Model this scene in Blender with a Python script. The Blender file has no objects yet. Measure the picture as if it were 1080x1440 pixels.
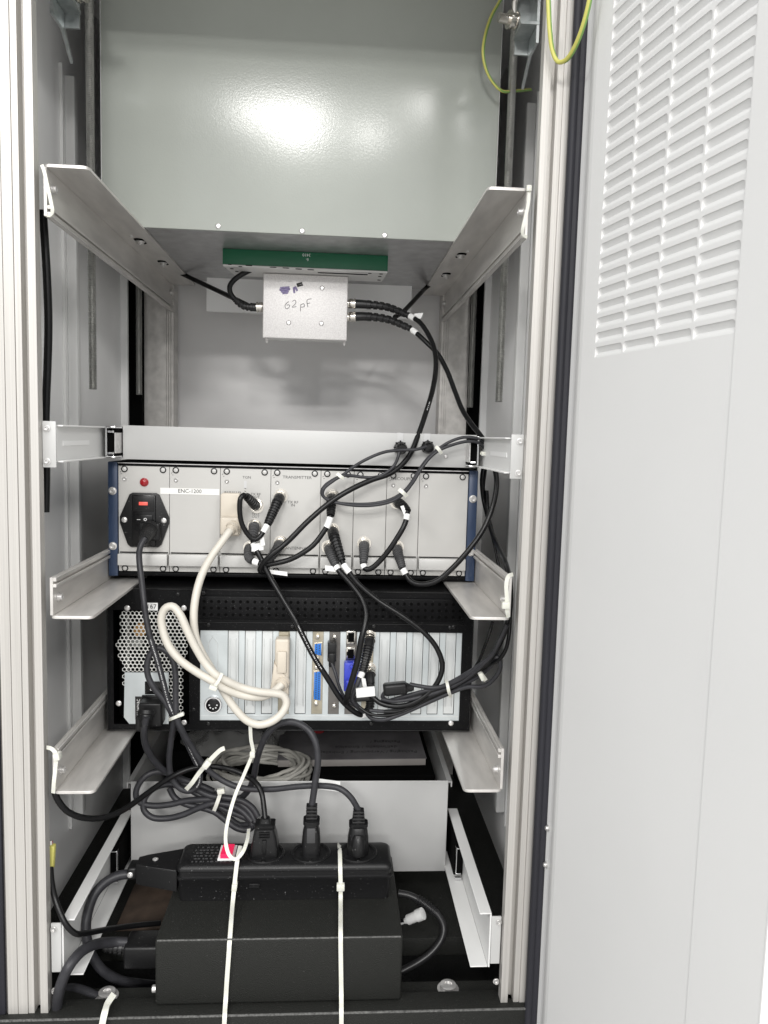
import bpy, bmesh, math, random
from mathutils import Vector, Matrix, noise

random.seed(7)
sc = bpy.context.scene
col = sc.collection
S = 0.001            # everything below is written in millimetres
# axes: X right, Y into the cabinet, Z up; (0,0,0) = middle of the opening, lower edge of the module subrack

# ---------------------------------------------------------------- camera
cam_data = bpy.data.cameras.new("camera")
cam = bpy.data.objects.new("camera", cam_data)
col.objects.link(cam)
sc.camera = cam
cam_data.sensor_fit = 'HORIZONTAL'
cam_data.sensor_width = 36.0
cam_data.lens = 35.6813
cam_data.clip_start = 0.01
cam_data.clip_end = 60
cam.matrix_world = Matrix(((0.997465, -0.021122, -0.067956, 0.045030), (-0.065525, 0.099932, -0.992834, -0.752816), (0.027762, 0.994770, 0.098295, 0.171835), (0.000000, 0.000000, 0.000000, 1.000000)))

# ---------------------------------------------------------------- world and lamps (bright room, ceiling panels behind the viewer, added fill on the right)
world = bpy.data.worlds.new("World")
sc.world = world
world.use_nodes = True
world.node_tree.nodes["Background"].inputs[0].default_value = (0.97, 0.985, 1.0, 1)
world.node_tree.nodes["Background"].inputs[1].default_value = 0.86

def ceiling_lamp(name, loc, size, power, colr=(1.0, 0.985, 0.96)):
    d = bpy.data.lights.new(name, 'AREA')
    d.shape = 'RECTANGLE'
    d.size, d.size_y = size
    d.energy = power
    d.color = colr
    o = bpy.data.objects.new(name, d)
    o.location = loc
    col.objects.link(o)
    return o
ceiling_lamp("ceiling_panel_near", (-0.35, -1.35, 2.0), (1.2, 0.6), 14)
ceiling_lamp("ceiling_panel_middle", (-0.55, -4.05, 2.0), (1.25, 0.8), 140)
ceiling_lamp("ceiling_panel_far", (-0.36, -5.35, 2.0), (0.6, 0.6), 150)
ceiling_lamp("ceiling_panel_far_side", (0.93, -5.1, 2.0), (0.22, 0.8), 70)
ceiling_lamp("ceiling_panel_side", (-2.3, -2.2, 2.0), (1.0, 1.2), 74)
ceiling_lamp("fill_light_right", (1.7, -2.9, 2.0), (1.0, 1.2), 85)  # added fill that brightens the cabinet's left wall

sc.view_settings.view_transform = 'Standard'
sc.view_settings.look = 'None'
sc.view_settings.exposure = 0.0
sc.view_settings.gamma = 1.0
sc.view_settings.use_curve_mapping = False
sc.cycles.max_bounces = 10
sc.cycles.use_denoising = True

# ---------------------------------------------------------------- materials
M = {}
def mat(name, colr, rough=0.5, metal=0.0, var=0.0, vscale=(30, 30, 30), bump=0.0, bscale=(300, 300, 300),
        coat=0.0, colr2=None, rvar=0.0, alpha=1.0, trans=0.0, emit=None, spec=0.5, detail=4.0, speck=None, bdist=0.001, sss=0.0):
    m = bpy.data.materials.new(name)
    m.use_nodes = True
    nt = m.node_tree
    b = nt.nodes["Principled BSDF"]
    b.inputs["Roughness"].default_value = rough
    b.inputs["Metallic"].default_value = metal
    b.inputs["Specular IOR Level"].default_value = spec
    b.inputs["Coat Weight"].default_value = coat
    b.inputs["Coat Roughness"].default_value = 0.15
    b.inputs["Alpha"].default_value = alpha
    b.inputs["Transmission Weight"].default_value = trans
    if sss:
        b.inputs["Subsurface Weight"].default_value = sss
        b.inputs["Subsurface Radius"].default_value = (0.003, 0.003, 0.002)
    base = (*colr, 1)
    tc = nt.nodes.new("ShaderNodeTexCoord")
    if emit:
        b.inputs["Emission Color"].default_value = (*emit[0], 1)
        b.inputs["Emission Strength"].default_value = emit[1]
    src = None
    if var or colr2 or rvar:
        mp = nt.nodes.new("ShaderNodeMapping"); mp.inputs["Scale"].default_value = vscale
        nz = nt.nodes.new("ShaderNodeTexNoise"); nz.inputs["Scale"].default_value = 1.0
        nz.inputs["Detail"].default_value = detail
        nt.links.new(tc.outputs["Object"], mp.inputs["Vector"]); nt.links.new(mp.outputs["Vector"], nz.inputs["Vector"])
        rp = nt.nodes.new("ShaderNodeValToRGB")
        rp.color_ramp.elements[0].position = 0.3; rp.color_ramp.elements[1].position = 0.72
        c2 = colr2 if colr2 else tuple(min(1, c * (1 + var)) for c in colr)
        c1 = colr if colr2 else tuple(c * (1 - var) for c in colr)
        rp.color_ramp.elements[0].color = (*c1, 1); rp.color_ramp.elements[1].color = (*c2, 1)
        nt.links.new(nz.outputs["Fac"], rp.inputs["Fac"])
        src = rp.outputs["Color"]
        if rvar:
            mr = nt.nodes.new("ShaderNodeMapRange")
            mr.inputs["To Min"].default_value = max(0.02, rough - rvar); mr.inputs["To Max"].default_value = rough + rvar
            nt.links.new(nz.outputs["Fac"], mr.inputs["Value"]); nt.links.new(mr.outputs["Result"], b.inputs["Roughness"])
    if speck:                                   # fine dust specks: (colour, scale, threshold)
        nz2 = nt.nodes.new("ShaderNodeTexNoise"); nz2.inputs["Scale"].default_value = speck[1]; nz2.inputs["Detail"].default_value = 1.0
        nt.links.new(tc.outputs["Object"], nz2.inputs["Vector"])
        r2 = nt.nodes.new("ShaderNodeValToRGB")
        r2.color_ramp.elements[0].position = speck[2]; r2.color_ramp.elements[1].position = speck[2] + 0.04
        r2.color_ramp.elements[0].color = (0, 0, 0, 1); r2.color_ramp.elements[1].color = (1, 1, 1, 1)
        nt.links.new(nz2.outputs["Fac"], r2.inputs["Fac"])
        mx = nt.nodes.new("ShaderNodeMix"); mx.data_type = 'RGBA'
        nt.links.new(r2.outputs["Color"], mx.inputs["Factor"])
        mx.inputs["B"].default_value = (*speck[0], 1)
        if src: nt.links.new(src, mx.inputs["A"])
        else: mx.inputs["A"].default_value = base
        src = mx.outputs["Result"]
    if src: nt.links.new(src, b.inputs["Base Color"])
    else: b.inputs["Base Color"].default_value = base
    if bump:
        mp = nt.nodes.new("ShaderNodeMapping"); mp.inputs["Scale"].default_value = bscale
        nz = nt.nodes.new("ShaderNodeTexNoise"); nz.inputs["Scale"].default_value = 1.0; nz.inputs["Detail"].default_value = 2.0
        bp = nt.nodes.new("ShaderNodeBump"); bp.inputs["Strength"].default_value = bump; bp.inputs["Distance"].default_value = bdist
        nt.links.new(tc.outputs["Object"], mp.inputs["Vector"]); nt.links.new(mp.outputs["Vector"], nz.inputs["Vector"])
        nt.links.new(nz.outputs["Fac"], bp.inputs["Height"]); nt.links.new(bp.outputs["Normal"], b.inputs["Normal"])
    M[name] = m
    return m

mat("alu_post", (0.53, 0.512, 0.485), 0.42, 0.4, var=0.10, vscale=(500, 500, 3), bump=0.12, bscale=(1500, 1500, 6))
mat("alu_rail", (0.62, 0.60, 0.575), 0.42, 0.55, var=0.14, vscale=(70, 14, 70), rvar=0.12, bump=0.08, bscale=(900, 20, 900))
mat("zinc", (0.36, 0.355, 0.36), 0.42, 0.75, colr2=(0.5, 0.5, 0.5), vscale=(60, 60, 60), rvar=0.1)
mat("steel", (0.66, 0.65, 0.64), 0.3, 0.7, var=0.15, vscale=(200, 200, 200))
mat("nickel", (0.68, 0.65, 0.6), 0.22, 1.0)
mat("chrome", (0.75, 0.75, 0.76), 0.15, 1.0)
mat("green_grey_paint", (0.375, 0.395, 0.365), 0.2, 0.0, var=0.04, vscale=(8, 8, 8), bump=0.09, bscale=(520, 520, 520), spec=0.65)
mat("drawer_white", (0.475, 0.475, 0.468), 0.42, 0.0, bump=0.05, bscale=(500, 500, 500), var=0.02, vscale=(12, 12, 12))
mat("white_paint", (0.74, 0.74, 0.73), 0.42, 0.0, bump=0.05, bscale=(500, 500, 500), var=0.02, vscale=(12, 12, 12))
mat("door_paint", (0.695, 0.695, 0.69), 0.5, 0.0, bump=0.05, bscale=(450, 450, 450), var=0.015, vscale=(6, 6, 6))
mat("side_paint", (0.88, 0.88, 0.875), 0.42, 0.0, bump=0.06, bscale=(450, 450, 450), var=0.05, vscale=(9, 9, 4))
mat("back_paint", (0.80, 0.79, 0.785), 0.3, 0.0, bump=0.10, bscale=(14, 14, 40), bdist=0.004, var=0.04, vscale=(7, 7, 14))
mat("drawer_paint", (0.47, 0.47, 0.465), 0.45, 0.0, bump=0.06, bscale=(450, 450, 450), var=0.05, vscale=(14, 14, 14))
mat("module_panel", (0.515, 0.507, 0.488), 0.38, 0.25, bump=0.05, bscale=(40, 40, 900), var=0.025, vscale=(25, 25, 25))
mat("handle_alu", (0.54, 0.535, 0.52), 0.42, 0.1, bump=0.05, bscale=(20, 20, 900))
mat("blue_ear", (0.022, 0.04, 0.085), 0.38, 0.1, var=0.1, vscale=(60, 60, 60))
mat("black_case", (0.004, 0.004, 0.0045), 0.45, 0.0, spec=0.12, bump=0.2, bscale=(900, 900, 900), speck=((0.09, 0.09, 0.09), 900, 0.72))
mat("black_textured", (0.014, 0.0145, 0.013), 0.55, 0.0, spec=0.25, bump=0.6, bscale=(900, 900, 900), speck=((0.12, 0.12, 0.115), 650, 0.74), bdist=0.0015)
mat("black_plastic", (0.009, 0.009, 0.0095), 0.38, 0.0, spec=0.3, bump=0.12, bscale=(700, 700, 700), speck=((0.14, 0.14, 0.14), 500, 0.73))
mat("black_gloss", (0.007, 0.007, 0.0075), 0.25, spec=0.35)
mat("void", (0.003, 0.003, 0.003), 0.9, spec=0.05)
mat("rubber", (0.022, 0.022, 0.028), 0.55, 0.0, spec=0.3, bump=0.3, bscale=(700, 700, 40), var=0.2, vscale=(120, 120, 4))
mat("cable_black", (0.006, 0.006, 0.0065), 0.3, 0.0, spec=0.28, var=0.15, vscale=(60, 60, 60))
mat("cord_grey", (0.032, 0.032, 0.036), 0.4, 0.0, spec=0.3, var=0.2, vscale=(90, 90, 90), bump=0.1, bscale=(800, 800, 800))
mat("boot_grey", (0.065, 0.065, 0.067), 0.5, spec=0.3)
mat("boot_black", (0.013, 0.013, 0.0135), 0.36, spec=0.35)
mat("nylon", (0.66, 0.66, 0.60), 0.38, 0.0, sss=0.25)
mat("white_label", (0.82, 0.82, 0.81), 0.5)
mat("cream_label", (0.80, 0.795, 0.77), 0.45)
mat("ink", (0.03, 0.03, 0.03), 0.6)
mat("grey_ink", (0.10, 0.10, 0.10), 0.6)
mat("white_ink", (0.8, 0.8, 0.8), 0.6)
mat("purple_ink", (0.27, 0.23, 0.40), 0.6, var=0.25, vscale=(400, 400, 400))
mat("beige", (0.56, 0.505, 0.425), 0.42)
mat("beige_cable", (0.58, 0.55, 0.49), 0.42, var=0.03, vscale=(40, 40, 40))
mat("old_cable", (0.42, 0.41, 0.375), 0.5, var=0.08, vscale=(60, 60, 60))
mat("bracket_brass", (0.47, 0.43, 0.34), 0.35, 0.7, var=0.1, vscale=(80, 80, 80))
mat("bracket_dark", (0.17, 0.16, 0.15), 0.4, 0.6, var=0.15, vscale=(80, 80, 80))
mat("galvanised", (0.585, 0.625, 0.635), 0.36, 0.25, var=0.05, vscale=(30, 30, 30), bump=0.04, bscale=(400, 400, 400))
mat("galvanised_light", (0.655, 0.675, 0.675), 0.36, 0.3)
mat("grille_steel", (0.80, 0.80, 0.77), 0.4, 0.2)
mat("connector_blue", (0.02, 0.16, 0.55), 0.4)
mat("vga_blue", (0.04, 0.06, 0.50), 0.4)
mat("red_lamp", (0.28, 0.01, 0.015), 0.2, emit=((0.5, 0.01, 0.02), 0.05))
mat("red_window", (0.75, 0.10, 0.08), 0.3, emit=((1.0, 0.15, 0.1), 0.25))
mat("red_switch", (0.80, 0.02, 0.10), 0.25, emit=((0.9, 0.01, 0.08), 0.35))
mat("pcb_green", (0.006, 0.105, 0.048), 0.42, var=0.06, vscale=(30, 30, 30))
mat("cast_alu", (0.60, 0.58, 0.575), 0.42, 0.2, colr2=(0.76, 0.745, 0.735), vscale=(600, 600, 600), bump=0.35, bscale=(700, 700, 700), bdist=0.0006)
mat("module_base", (0.60, 0.595, 0.58), 0.4, 0.4)
mat("earth_yellow", (0.55, 0.53, 0.13), 0.4)
mat("earth_green", (0.17, 0.32, 0.08), 0.4)
mat("yellow_crimp", (0.62, 0.58, 0.16), 0.45)
mat("orange_coil", (0.55, 0.30, 0.10), 0.5)
mat("inside_metal", (0.35, 0.36, 0.34), 0.4, 0.5)
mat("brown_board", (0.075, 0.052, 0.038), 0.7, var=0.4, vscale=(40, 40, 40))
mat("booklet_cover", (0.13, 0.125, 0.13), 0.6, spec=0.2, var=0.25, vscale=(25, 25, 25))
mat("paper", (0.30, 0.28, 0.265), 0.6)
mat("bag", (0.40, 0.40, 0.39), 0.2, 0.0, alpha=0.5, spec=0.9)
mat("clear_cord", (0.020, 0.020, 0.021), 0.35, 0.0, spec=0.35)
mat("floor_vinyl", (0.30, 0.295, 0.285), 0.5, 0.0, var=0.06, vscale=(3, 3, 3))
mat("worn_black_highlight", (0.03, 0.03, 0.029), 0.6, 0.0, colr2=(0.13, 0.13, 0.125), vscale=(420, 420, 420))  # edge wear with the edge highlight mixed into the colour
mat("tape_grey", (0.55, 0.55, 0.55), 0.45)
mat("rod_steel", (0.40, 0.40, 0.385), 0.3, 0.85, var=0.2, vscale=(200, 200, 60))
mat("bracket_zinc", (0.34, 0.37, 0.37), 0.38, 0.85, colr2=(0.48, 0.5, 0.5), vscale=(120, 120, 120))

# ---------------------------------------------------------------- builders
def V(p): return Vector(p)

class MB:
    """collects shapes (millimetres, world axes) into one mesh"""
    def __init__(s): s.bm = bmesh.new()
    def _xf(s, verts, mtx):
        if mtx is not None: bmesh.ops.transform(s.bm, matrix=mtx, verts=verts)
    def box(s, x0, x1, y0, y1, z0, z1, bev=0.0, seg=2, mtx=None):
        r = bmesh.ops.create_cube(s.bm, size=1.0)
        vs = r['verts']
        for v in vs:
            v.co = Vector((x0 if v.co.x < 0 else x1, y0 if v.co.y < 0 else y1, z0 if v.co.z < 0 else z1))
        if bev > 0:
            es = list({e for v in vs for e in v.link_edges})
            rb = bmesh.ops.bevel(s.bm, geom=es, offset=bev, segments=seg, affect='EDGES', profile=0.5)
            vs = list({v for f in rb['faces'] for v in f.verts})
        s._xf(vs, mtx)
        return s
    def prism(s, poly, depth, mtx=None, bev=0.0, seg=2):
        """polygon in local XY extruded to +Z by depth"""
        a = [s.bm.verts.new((x, y, 0)) for x, y in poly]
        b = [s.bm.verts.new((x, y, depth)) for x, y in poly]
        n = len(poly)
        f0 = s.bm.faces.new(list(reversed(a))); f1 = s.bm.faces.new(b)
        for i in range(n): s.bm.faces.new((a[i], a[(i + 1) % n], b[(i + 1) % n], b[i]))
        vs = a + b
        if bev > 0:
            es = [e for e in f1.edges]
            rb = bmesh.ops.bevel(s.bm, geom=es, offset=bev, segments=seg, affect='EDGES', profile=0.5)
            vs = list(set([v for v in vs if v.is_valid]) | {v for f in rb['faces'] for v in f.verts})
        s._xf(vs, mtx)
        return s
    def lathe(s, prof, c, axis, seg=20):
        """profile [(distance along axis, radius)] turned about axis from point c"""
        ax = V(axis).normalized(); q = ax.to_track_quat('Z', 'Y').to_matrix()
        rings = []
        for d, r in prof:
            rings.append([s.bm.verts.new(V(c) + q @ Vector((max(r, 1e-3) * math.cos(2 * math.pi * i / seg), max(r, 1e-3) * math.sin(2 * math.pi * i / seg), d))) for i in range(seg)])
        for a, b in zip(rings, rings[1:]):
            for i in range(seg): s.bm.faces.new((a[i], a[(i + 1) % seg], b[(i + 1) % seg], b[i]))
        s.bm.faces.new(list(reversed(rings[0]))); s.bm.faces.new(rings[-1])
        return s
    def cyl(s, c, axis, r, h, seg=20, bev=0.0):
        if bev: return s.lathe([(0, r), (h - bev, r), (h - bev * 0.3, r - bev * 0.3), (h, r - bev)], c, axis, seg)
        return s.lathe([(0, r), (h, r)], c, axis, seg)
    def tube(s, pts, r, seg=10, caps=True):
        pts = [V(p) for p in pts]; n = len(pts)
        rs = r if isinstance(r, (list, tuple)) else [r] * n
        t0 = (pts[1] - pts[0]).normalized()
        up = Vector((0, 0, 1)) if abs(t0.z) < 0.9 else Vector((1, 0, 0))
        nrm = (up - t0 * up.dot(t0)).normalized(); rings = []
        for i in range(n):
            t = (pts[min(i + 1, n - 1)] - pts[max(i - 1, 0)])
            t = t.normalized() if t.length > 1e-9 else t0
            nrm = (nrm - t * nrm.dot(t))
            nrm = nrm.normalized() if nrm.length > 1e-6 else t.orthogonal().normalized()
            bn = t.cross(nrm)
            rings.append([s.bm.verts.new(pts[i] + (nrm * math.cos(2 * math.pi * k / seg) + bn * math.sin(2 * math.pi * k / seg)) * rs[i]) for k in range(seg)])
        for a, b in zip(rings, rings[1:]):
            for k in range(seg): s.bm.faces.new((a[k], a[(k + 1) % seg], b[(k + 1) % seg], b[k]))
        if caps:
            s.bm.faces.new(list(reversed(rings[0]))); s.bm.faces.new(rings[-1])
        return s
    def strap(s, pts, w, t, face):
        """flat ribbon along pts; 'face' is the direction its wide side looks at"""
        pts = [V(p) for p in pts]; n = len(pts); rings = []
        for i in range(n):
            tt = (pts[min(i + 1, n - 1)] - pts[max(i - 1, 0)]).normalized()
            fc = V(face); fc = (fc - tt * fc.dot(tt))
            fc = fc.normalized() if fc.length > 1e-6 else tt.orthogonal().normalized()
            sd = tt.cross(fc)
            rings.append([s.bm.verts.new(pts[i] + sd * (w / 2 * a) + fc * (t / 2 * b)) for a, b in ((-1, -1), (1, -1), (1, 1), (-1, 1))])
        for a, b in zip(rings, rings[1:]):
            for k in range(4): s.bm.faces.new((a[k], a[(k + 1) % 4], b[(k + 1) % 4], b[k]))
        s.bm.faces.new(list(reversed(rings[0]))); s.bm.faces.new(rings[-1])
        return s
    def quad(s, a, b, c, d):
        s.bm.faces.new([s.bm.verts.new(p) for p in (a, b, c, d)]); return s
    def mesh(s, name, origin=(0, 0, 0), ang=38):
        bmesh.ops.recalc_face_normals(s.bm, faces=s.bm.faces[:])
        me = bpy.data.meshes.new(name)
        for v in s.bm.verts: v.co = (v.co - V(origin)) * S
        s.bm.to_mesh(me); s.bm.free()
        for p in me.polygons: p.use_smooth = True
        me.set_sharp_from_angle(angle=math.radians(ang))
        return me

ORG = {}
def thing(name, label, cat, loc, group=None):
    o = bpy.data.objects.new(name, None)
    o.empty_display_size = 0.01
    o.location = V(loc) * S
    col.objects.link(o)
    o['label'] = label; o['category'] = cat
    if group: o['group'] = group
    ORG[o.name] = V(loc)
    return o
def part(name, mb, m, parent, label=None, ang=38, kind=None):
    og = ORG[parent.name]
    me = mb.mesh(name, og, ang)
    me.materials.append(M[m])
    o = bpy.data.objects.new(name, me)
    o.parent = parent
    col.objects.link(o)
    ORG[o.name] = og
    if label: o['label'] = label
    if kind: o['kind'] = kind
    return o
def inst(name, me, parent, loc, mtx=None):
    o = bpy.data.objects.new(name, me)
    o.parent = parent
    lm = Matrix.Translation((V(loc) - ORG[parent.name]) * S)
    o.matrix_local = lm @ mtx if mtx is not None else lm
    col.objects.link(o)
    ORG[o.name] = V(loc)
    return o
def single(name, mb, m, label, cat, origin, group=None, ang=38):
    me = mb.mesh(name, origin, ang); me.materials.append(M[m])
    o = bpy.data.objects.new(name, me); o.location = V(origin) * S
    col.objects.link(o); o['label'] = label; o['category'] = cat
    if group: o['group'] = group
    ORG[o.name] = V(origin)
    return o
def shared(mb, m, name, ang=38):
    me = mb.mesh(name, (0, 0, 0), ang); me.materials.append(M[m]); return me

FACE = Matrix(((1, 0, 0), (0, 0, -1), (0, 1, 0)))         # local XY -> world XZ, local +Z -> world -Y (towards the viewer)
def face_at(x, y, z): return Matrix.Translation((x, y, z)) @ FACE.to_4x4()
def text(name, s, loc, size, m, parent, rot=None, align='CENTER', depth=0.12, squeeze=1.0):
    cu = bpy.data.curves.new(name, 'FONT'); cu.body = s; cu.size = size; cu.align_x = align; cu.align_y = 'CENTER'
    cu.extrude = depth; cu.resolution_u = 2; cu.space_line = 0.8
    tmp = bpy.data.objects.new(name, cu); col.objects.link(tmp)
    me = bpy.data.meshes.new_from_object(tmp.evaluated_get(bpy.context.evaluated_depsgraph_get()))
    bpy.data.objects.remove(tmp); bpy.data.curves.remove(cu)
    R = rot if rot is not None else FACE.to_4x4()
    me.transform(Matrix.Translation(V(loc) - ORG[parent.name]) @ R @ Matrix.Diagonal((squeeze, 1, 1, 1)))
    me.transform(Matrix.Scale(S, 4))
    me.materials.clear(); me.materials.append(M[m])
    o = bpy.data.objects.new(name, me); o.parent = parent; col.objects.link(o)
    ORG[o.name] = ORG[parent.name]
    return o
def smooth_path(pts, step=3.0):
    """Catmull-Rom through the points, resampled evenly"""
    P = [V(p) for p in pts]
    if len(P) == 2: fine = [P[0].lerp(P[1], i / 20) for i in range(21)]
    else:
        Q = [P[0] * 2 - P[1]] + P + [P[-1] * 2 - P[-2]]; fine = []
        for i in range(1, len(Q) - 2):
            p0, p1, p2, p3 = Q[i - 1], Q[i], Q[i + 1], Q[i + 2]
            t01 = max((p1 - p0).length, 1e-3) ** 0.5; t12 = max((p2 - p1).length, 1e-3) ** 0.5; t23 = max((p3 - p2).length, 1e-3) ** 0.5
            m1 = (p2 - p1) + t12 * ((p1 - p0) / t01 - (p2 - p0) / (t01 + t12))
            m2 = (p2 - p1) + t12 * ((p3 - p2) / t23 - (p3 - p1) / (t12 + t23))
            for k in range(12):
                t = k / 12
                fine.append((2 * p1 - 2 * p2 + m1 + m2) * t ** 3 + (-3 * p1 + 3 * p2 - 2 * m1 - m2) * t ** 2 + m1 * t + p1)
        fine.append(P[-1])
    L = [0.0]
    for a, b in zip(fine, fine[1:]): L.append(L[-1] + (b - a).length)
    n = max(2, int(L[-1] / step)); out = []; j = 0
    for i in range(n + 1):
        d = L[-1] * i / n
        while j < len(L) - 2 and L[j + 1] < d: j += 1
        u = (d - L[j]) / max(L[j + 1] - L[j], 1e-9)
        out.append(fine[j].lerp(fine[j + 1], min(max(u, 0), 1)))
    return out
def along(path, d):
    acc = 0
    for a, b in zip(path, path[1:]):
        l = (b - a).length
        if acc + l >= d: return a.lerp(b, (d - acc) / max(l, 1e-9)), (b - a).normalized()
        acc += l
    return path[-1], (path[-1] - path[-2]).normalized()
def plen(path): return sum((b - a).length for a, b in zip(path, path[1:]))
def rounded(w, h, r, n=5, cx=0, cy=0):
    pts = []
    for (sx, sy, a0) in ((1, -1, -90), (1, 1, 0), (-1, 1, 90), (-1, -1, 180)):
        for i in range(n + 1):
            a = math.radians(a0 + 90 * i / n)
            pts.append((cx + sx * (w / 2 - r) + r * math.cos(a), cy + sy * (h / 2 - r) + r * math.sin(a)))
    return pts

# small shared pieces (axis towards the viewer, -Y)
def screw_mesh(r, m, name, collar=False):
    b = MB()
    b.lathe([(0, r), (0.5, r), (1.1, r * 0.8), (1.3, r * 0.55)], (0, 0, 0), (0, -1, 0), 16)
    b.box(-r * 0.62, r * 0.62, -1.45, -1.2, -r * 0.11, r * 0.11)
    b.box(-r * 0.11, r * 0.11, -1.46, -1.21, -r * 0.62, r * 0.62)
    return shared(b, m, name)
SCREW = screw_mesh(3.4, "steel", "screw")
SCREW_S = screw_mesh(2.4, "steel", "screw_small")
SCREW_BLK = screw_mesh(2.8, "black_gloss", "screw_black")
b = MB(); b.lathe([(0, 3.9), (0.9, 3.9), (1.1, 3.5), (1.1, 2.9), (0.3, 2.8)], (0, 0, 0), (0, -1, 0), 20)
COLLAR = shared(b, "black_gloss", "collar")
b = MB(); b.lathe([(0, 2.6), (1.2, 2.6), (1.6, 2.0)], (0, 0, 0), (0, -1, 0), 16); b.box(-2.0, 2.0, -1.75, -1.5, -0.3, 0.3)
SLOT_HEAD = shared(b, "handle_alu", "screw_head")
def bolt_mesh(r, h, m, name):      # hexagon-ish socket bolt, axis -Y
    b = MB(); b.lathe([(0, r * 1.35), (0.8, r * 1.35), (0.9, r), (h - 0.6, r), (h, r * 0.85), (h, r * 0.5), (h - 1.6, r * 0.45)], (0, 0, 0), (0, -1, 0), 16)
    return shared(b, m, name)
BOLT = bolt_mesh(3.6, 4.5, "steel", "bolt")
BOLT_S = bolt_mesh(2.5, 3.0, "steel", "bolt_small")
ROT_X = Matrix.Rotation(math.radians(90), 4, 'Z')         # axis -Y -> +X
ROT_NX = Matrix.Rotation(math.radians(-90), 4, 'Z')       # axis -Y -> -X
ROT_DN = Matrix.Rotation(math.radians(90), 4, 'X')        # axis -Y -> -Z
ROT_UP = Matrix.Rotation(math.radians(-90), 4, 'X')

# ================================================================ FLOOR the cabinet stands on
b = MB(); b.quad((-3500, -6500, -521), (3500, -6500, -521), (3500, 1500, -521), (-3500, 1500, -521))
me = b.mesh("floor"); me.materials.append(M["floor_vinyl"])
floor = bpy.data.objects.new("floor", me); col.objects.link(floor); floor["kind"] = "structure"

# ================================================================ CABINET
cab = thing("equipment_cabinet", "tall grey equipment cabinet with open louvred rear door, aluminium posts and black base", "cabinet", (0, 280, -520))
# --- base: front rail and inner floor plate
b = MB(); b.box(-302, 302, -9, 20, -520, -431, 2.0); b.box(-300, 300, 20.1, 46, -520, -440)
base_rail = part("base_rail", b, "black_textured", cab)
b = MB(); b.tube([(-300, -8.6, -431.5), (300, -8.6, -431.5)], 1.3, 8); part("worn_edge_highlight", b, "worn_black_highlight", base_rail)  # lighter strip: edge wear with the rail's highlight painted in
b = MB(); b.box(-301, 301, 109, 610, -455, -431.5, 2.0)
base_floor = part("base_plate", b, "black_textured", cab)
b = MB(); b.box(-302, 302, 46, 612, -520, -512)
b.box(-302, -297.5, 46, 612, -511.9, -456); b.box(297.5, 302, 46, 612, -511.9, -456); b.box(-302, -297.5, 46, 108.9, -455.9, -431.6); b.box(297.5, 302, 46, 108.9, -455.9, -431.6)
part("base_tray", b, "black_textured", cab)
for q in ((185.4, 30, -433.1), (-187.3, 30, -430.4)):
    inst("bolt", bolt_mesh(9, 6.0, "steel", "bolt_base"), cab, (q[0], 34, -440), ROT_UP)

# --- front posts: extruded section with grooves and a T channel
def post_section(sx):
    x = [-277, -267.4, -267.4, -266.7, -266.7, -257.4, -257.4, -256.7, -256.7, -251, -251, -244.6, -244.6, -237.2, -237.2, -277]
    y = [0, 0, 1.6, 1.6, 0, 0, 1.8, 1.8, 0.6, 0.6, 13, 13, 0.2, 0.2, 12, 12]
    pts = list(zip(x, y))
    return [(sx * -px, py) for px, py in pts] if sx > 0 else pts
for sx in (-1, 1):
    b = MB(); pl = post_section(sx)
    b.prism(pl, 1120, Matrix.Translation((0, 0, -431)))
    b.box(min(sx*256, sx*272), max(sx*256, sx*272), 12.1, 48, -431, 689)
    p_ = part("post", b, "alu_post", cab, ang=20)
# slot cut near the top of the right post is a dark strip
b = MB(); q0 = (264.2, -0.6, 488.6); q1 = (265.1, -0.6, 431.4)
b.box(q1[0]-1.2, q1[0]+0.6, -0.7, -0.1, q1[2], q0[2]); part("slot", b, "void", cab)
# --- rear posts
for sx in (-1, 1):
    b = MB()
    pts = [(-272, 556), (-236, 556), (-236, 558), (-235, 558), (-235, 555), (-232.5, 555), (-232.5, 558), (-231.4, 558), (-231.4, 555), (-228.8, 555), (-228.8, 558), (-227.6, 558), (-227.6, 555), (-224, 555), (-224, 590), (-272, 590)]
    if sx > 0: pts = [(-px, py) for px, py in pts]
    b.prism(pts, 1120, Matrix.Translation((0, 0, -431)))
    part("post", b, "alu_rail", cab, ang=20)
for sx in (-1, 1):
    b = MB(); b.box(min(sx*272.5, sx*296.5), max(sx*272.5, sx*296.5), 540, 600, -431, 739); part("seal_or_shade_strip", b, "void", cab)  # darkness of the gap beside each rear post, put in as a black block
# --- side panels with folded stiffener strips
for sx in (-1, 1):
    b = MB(); b.box(min(sx*297, sx*300), max(sx*297, sx*300), 22, 603.8, -431.4, 740)
    sp = part("side_panel", b, "side_paint", cab)
    b = MB(); b.box(min(sx*285, sx*296.8), max(sx*285, sx*296.8), 262, 276, -352, 606, 1.0); part("stiffener", b, "white_paint", sp)
    b = MB(); b.box(min(sx*293, sx*296.8), max(sx*293, sx*296.8), 243, 246, -362, 612); part("fold", b, "white_paint", sp)
    b = MB(); b.box(min(sx*286, sx*296.8), max(sx*286, sx*296.8), 505, 512, -431, 690); part("fold", b, "side_paint", sp)
# --- back panel (inside of the far door)
b = MB(); b.box(-300, 300, 604, 608, -431.4, 740)
part("back_panel", b, "back_paint", cab)
# --- head frame and roof
b = MB(); b.box(-302, 302, 0, 40, 689.2, 760, 1.5); part("head_rail", b, "alu_post", cab)
b = MB(); b.box(-302, 302, 40.2, 612, 740, 760); part("roof_panel", b, "side_paint", cab)
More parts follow.
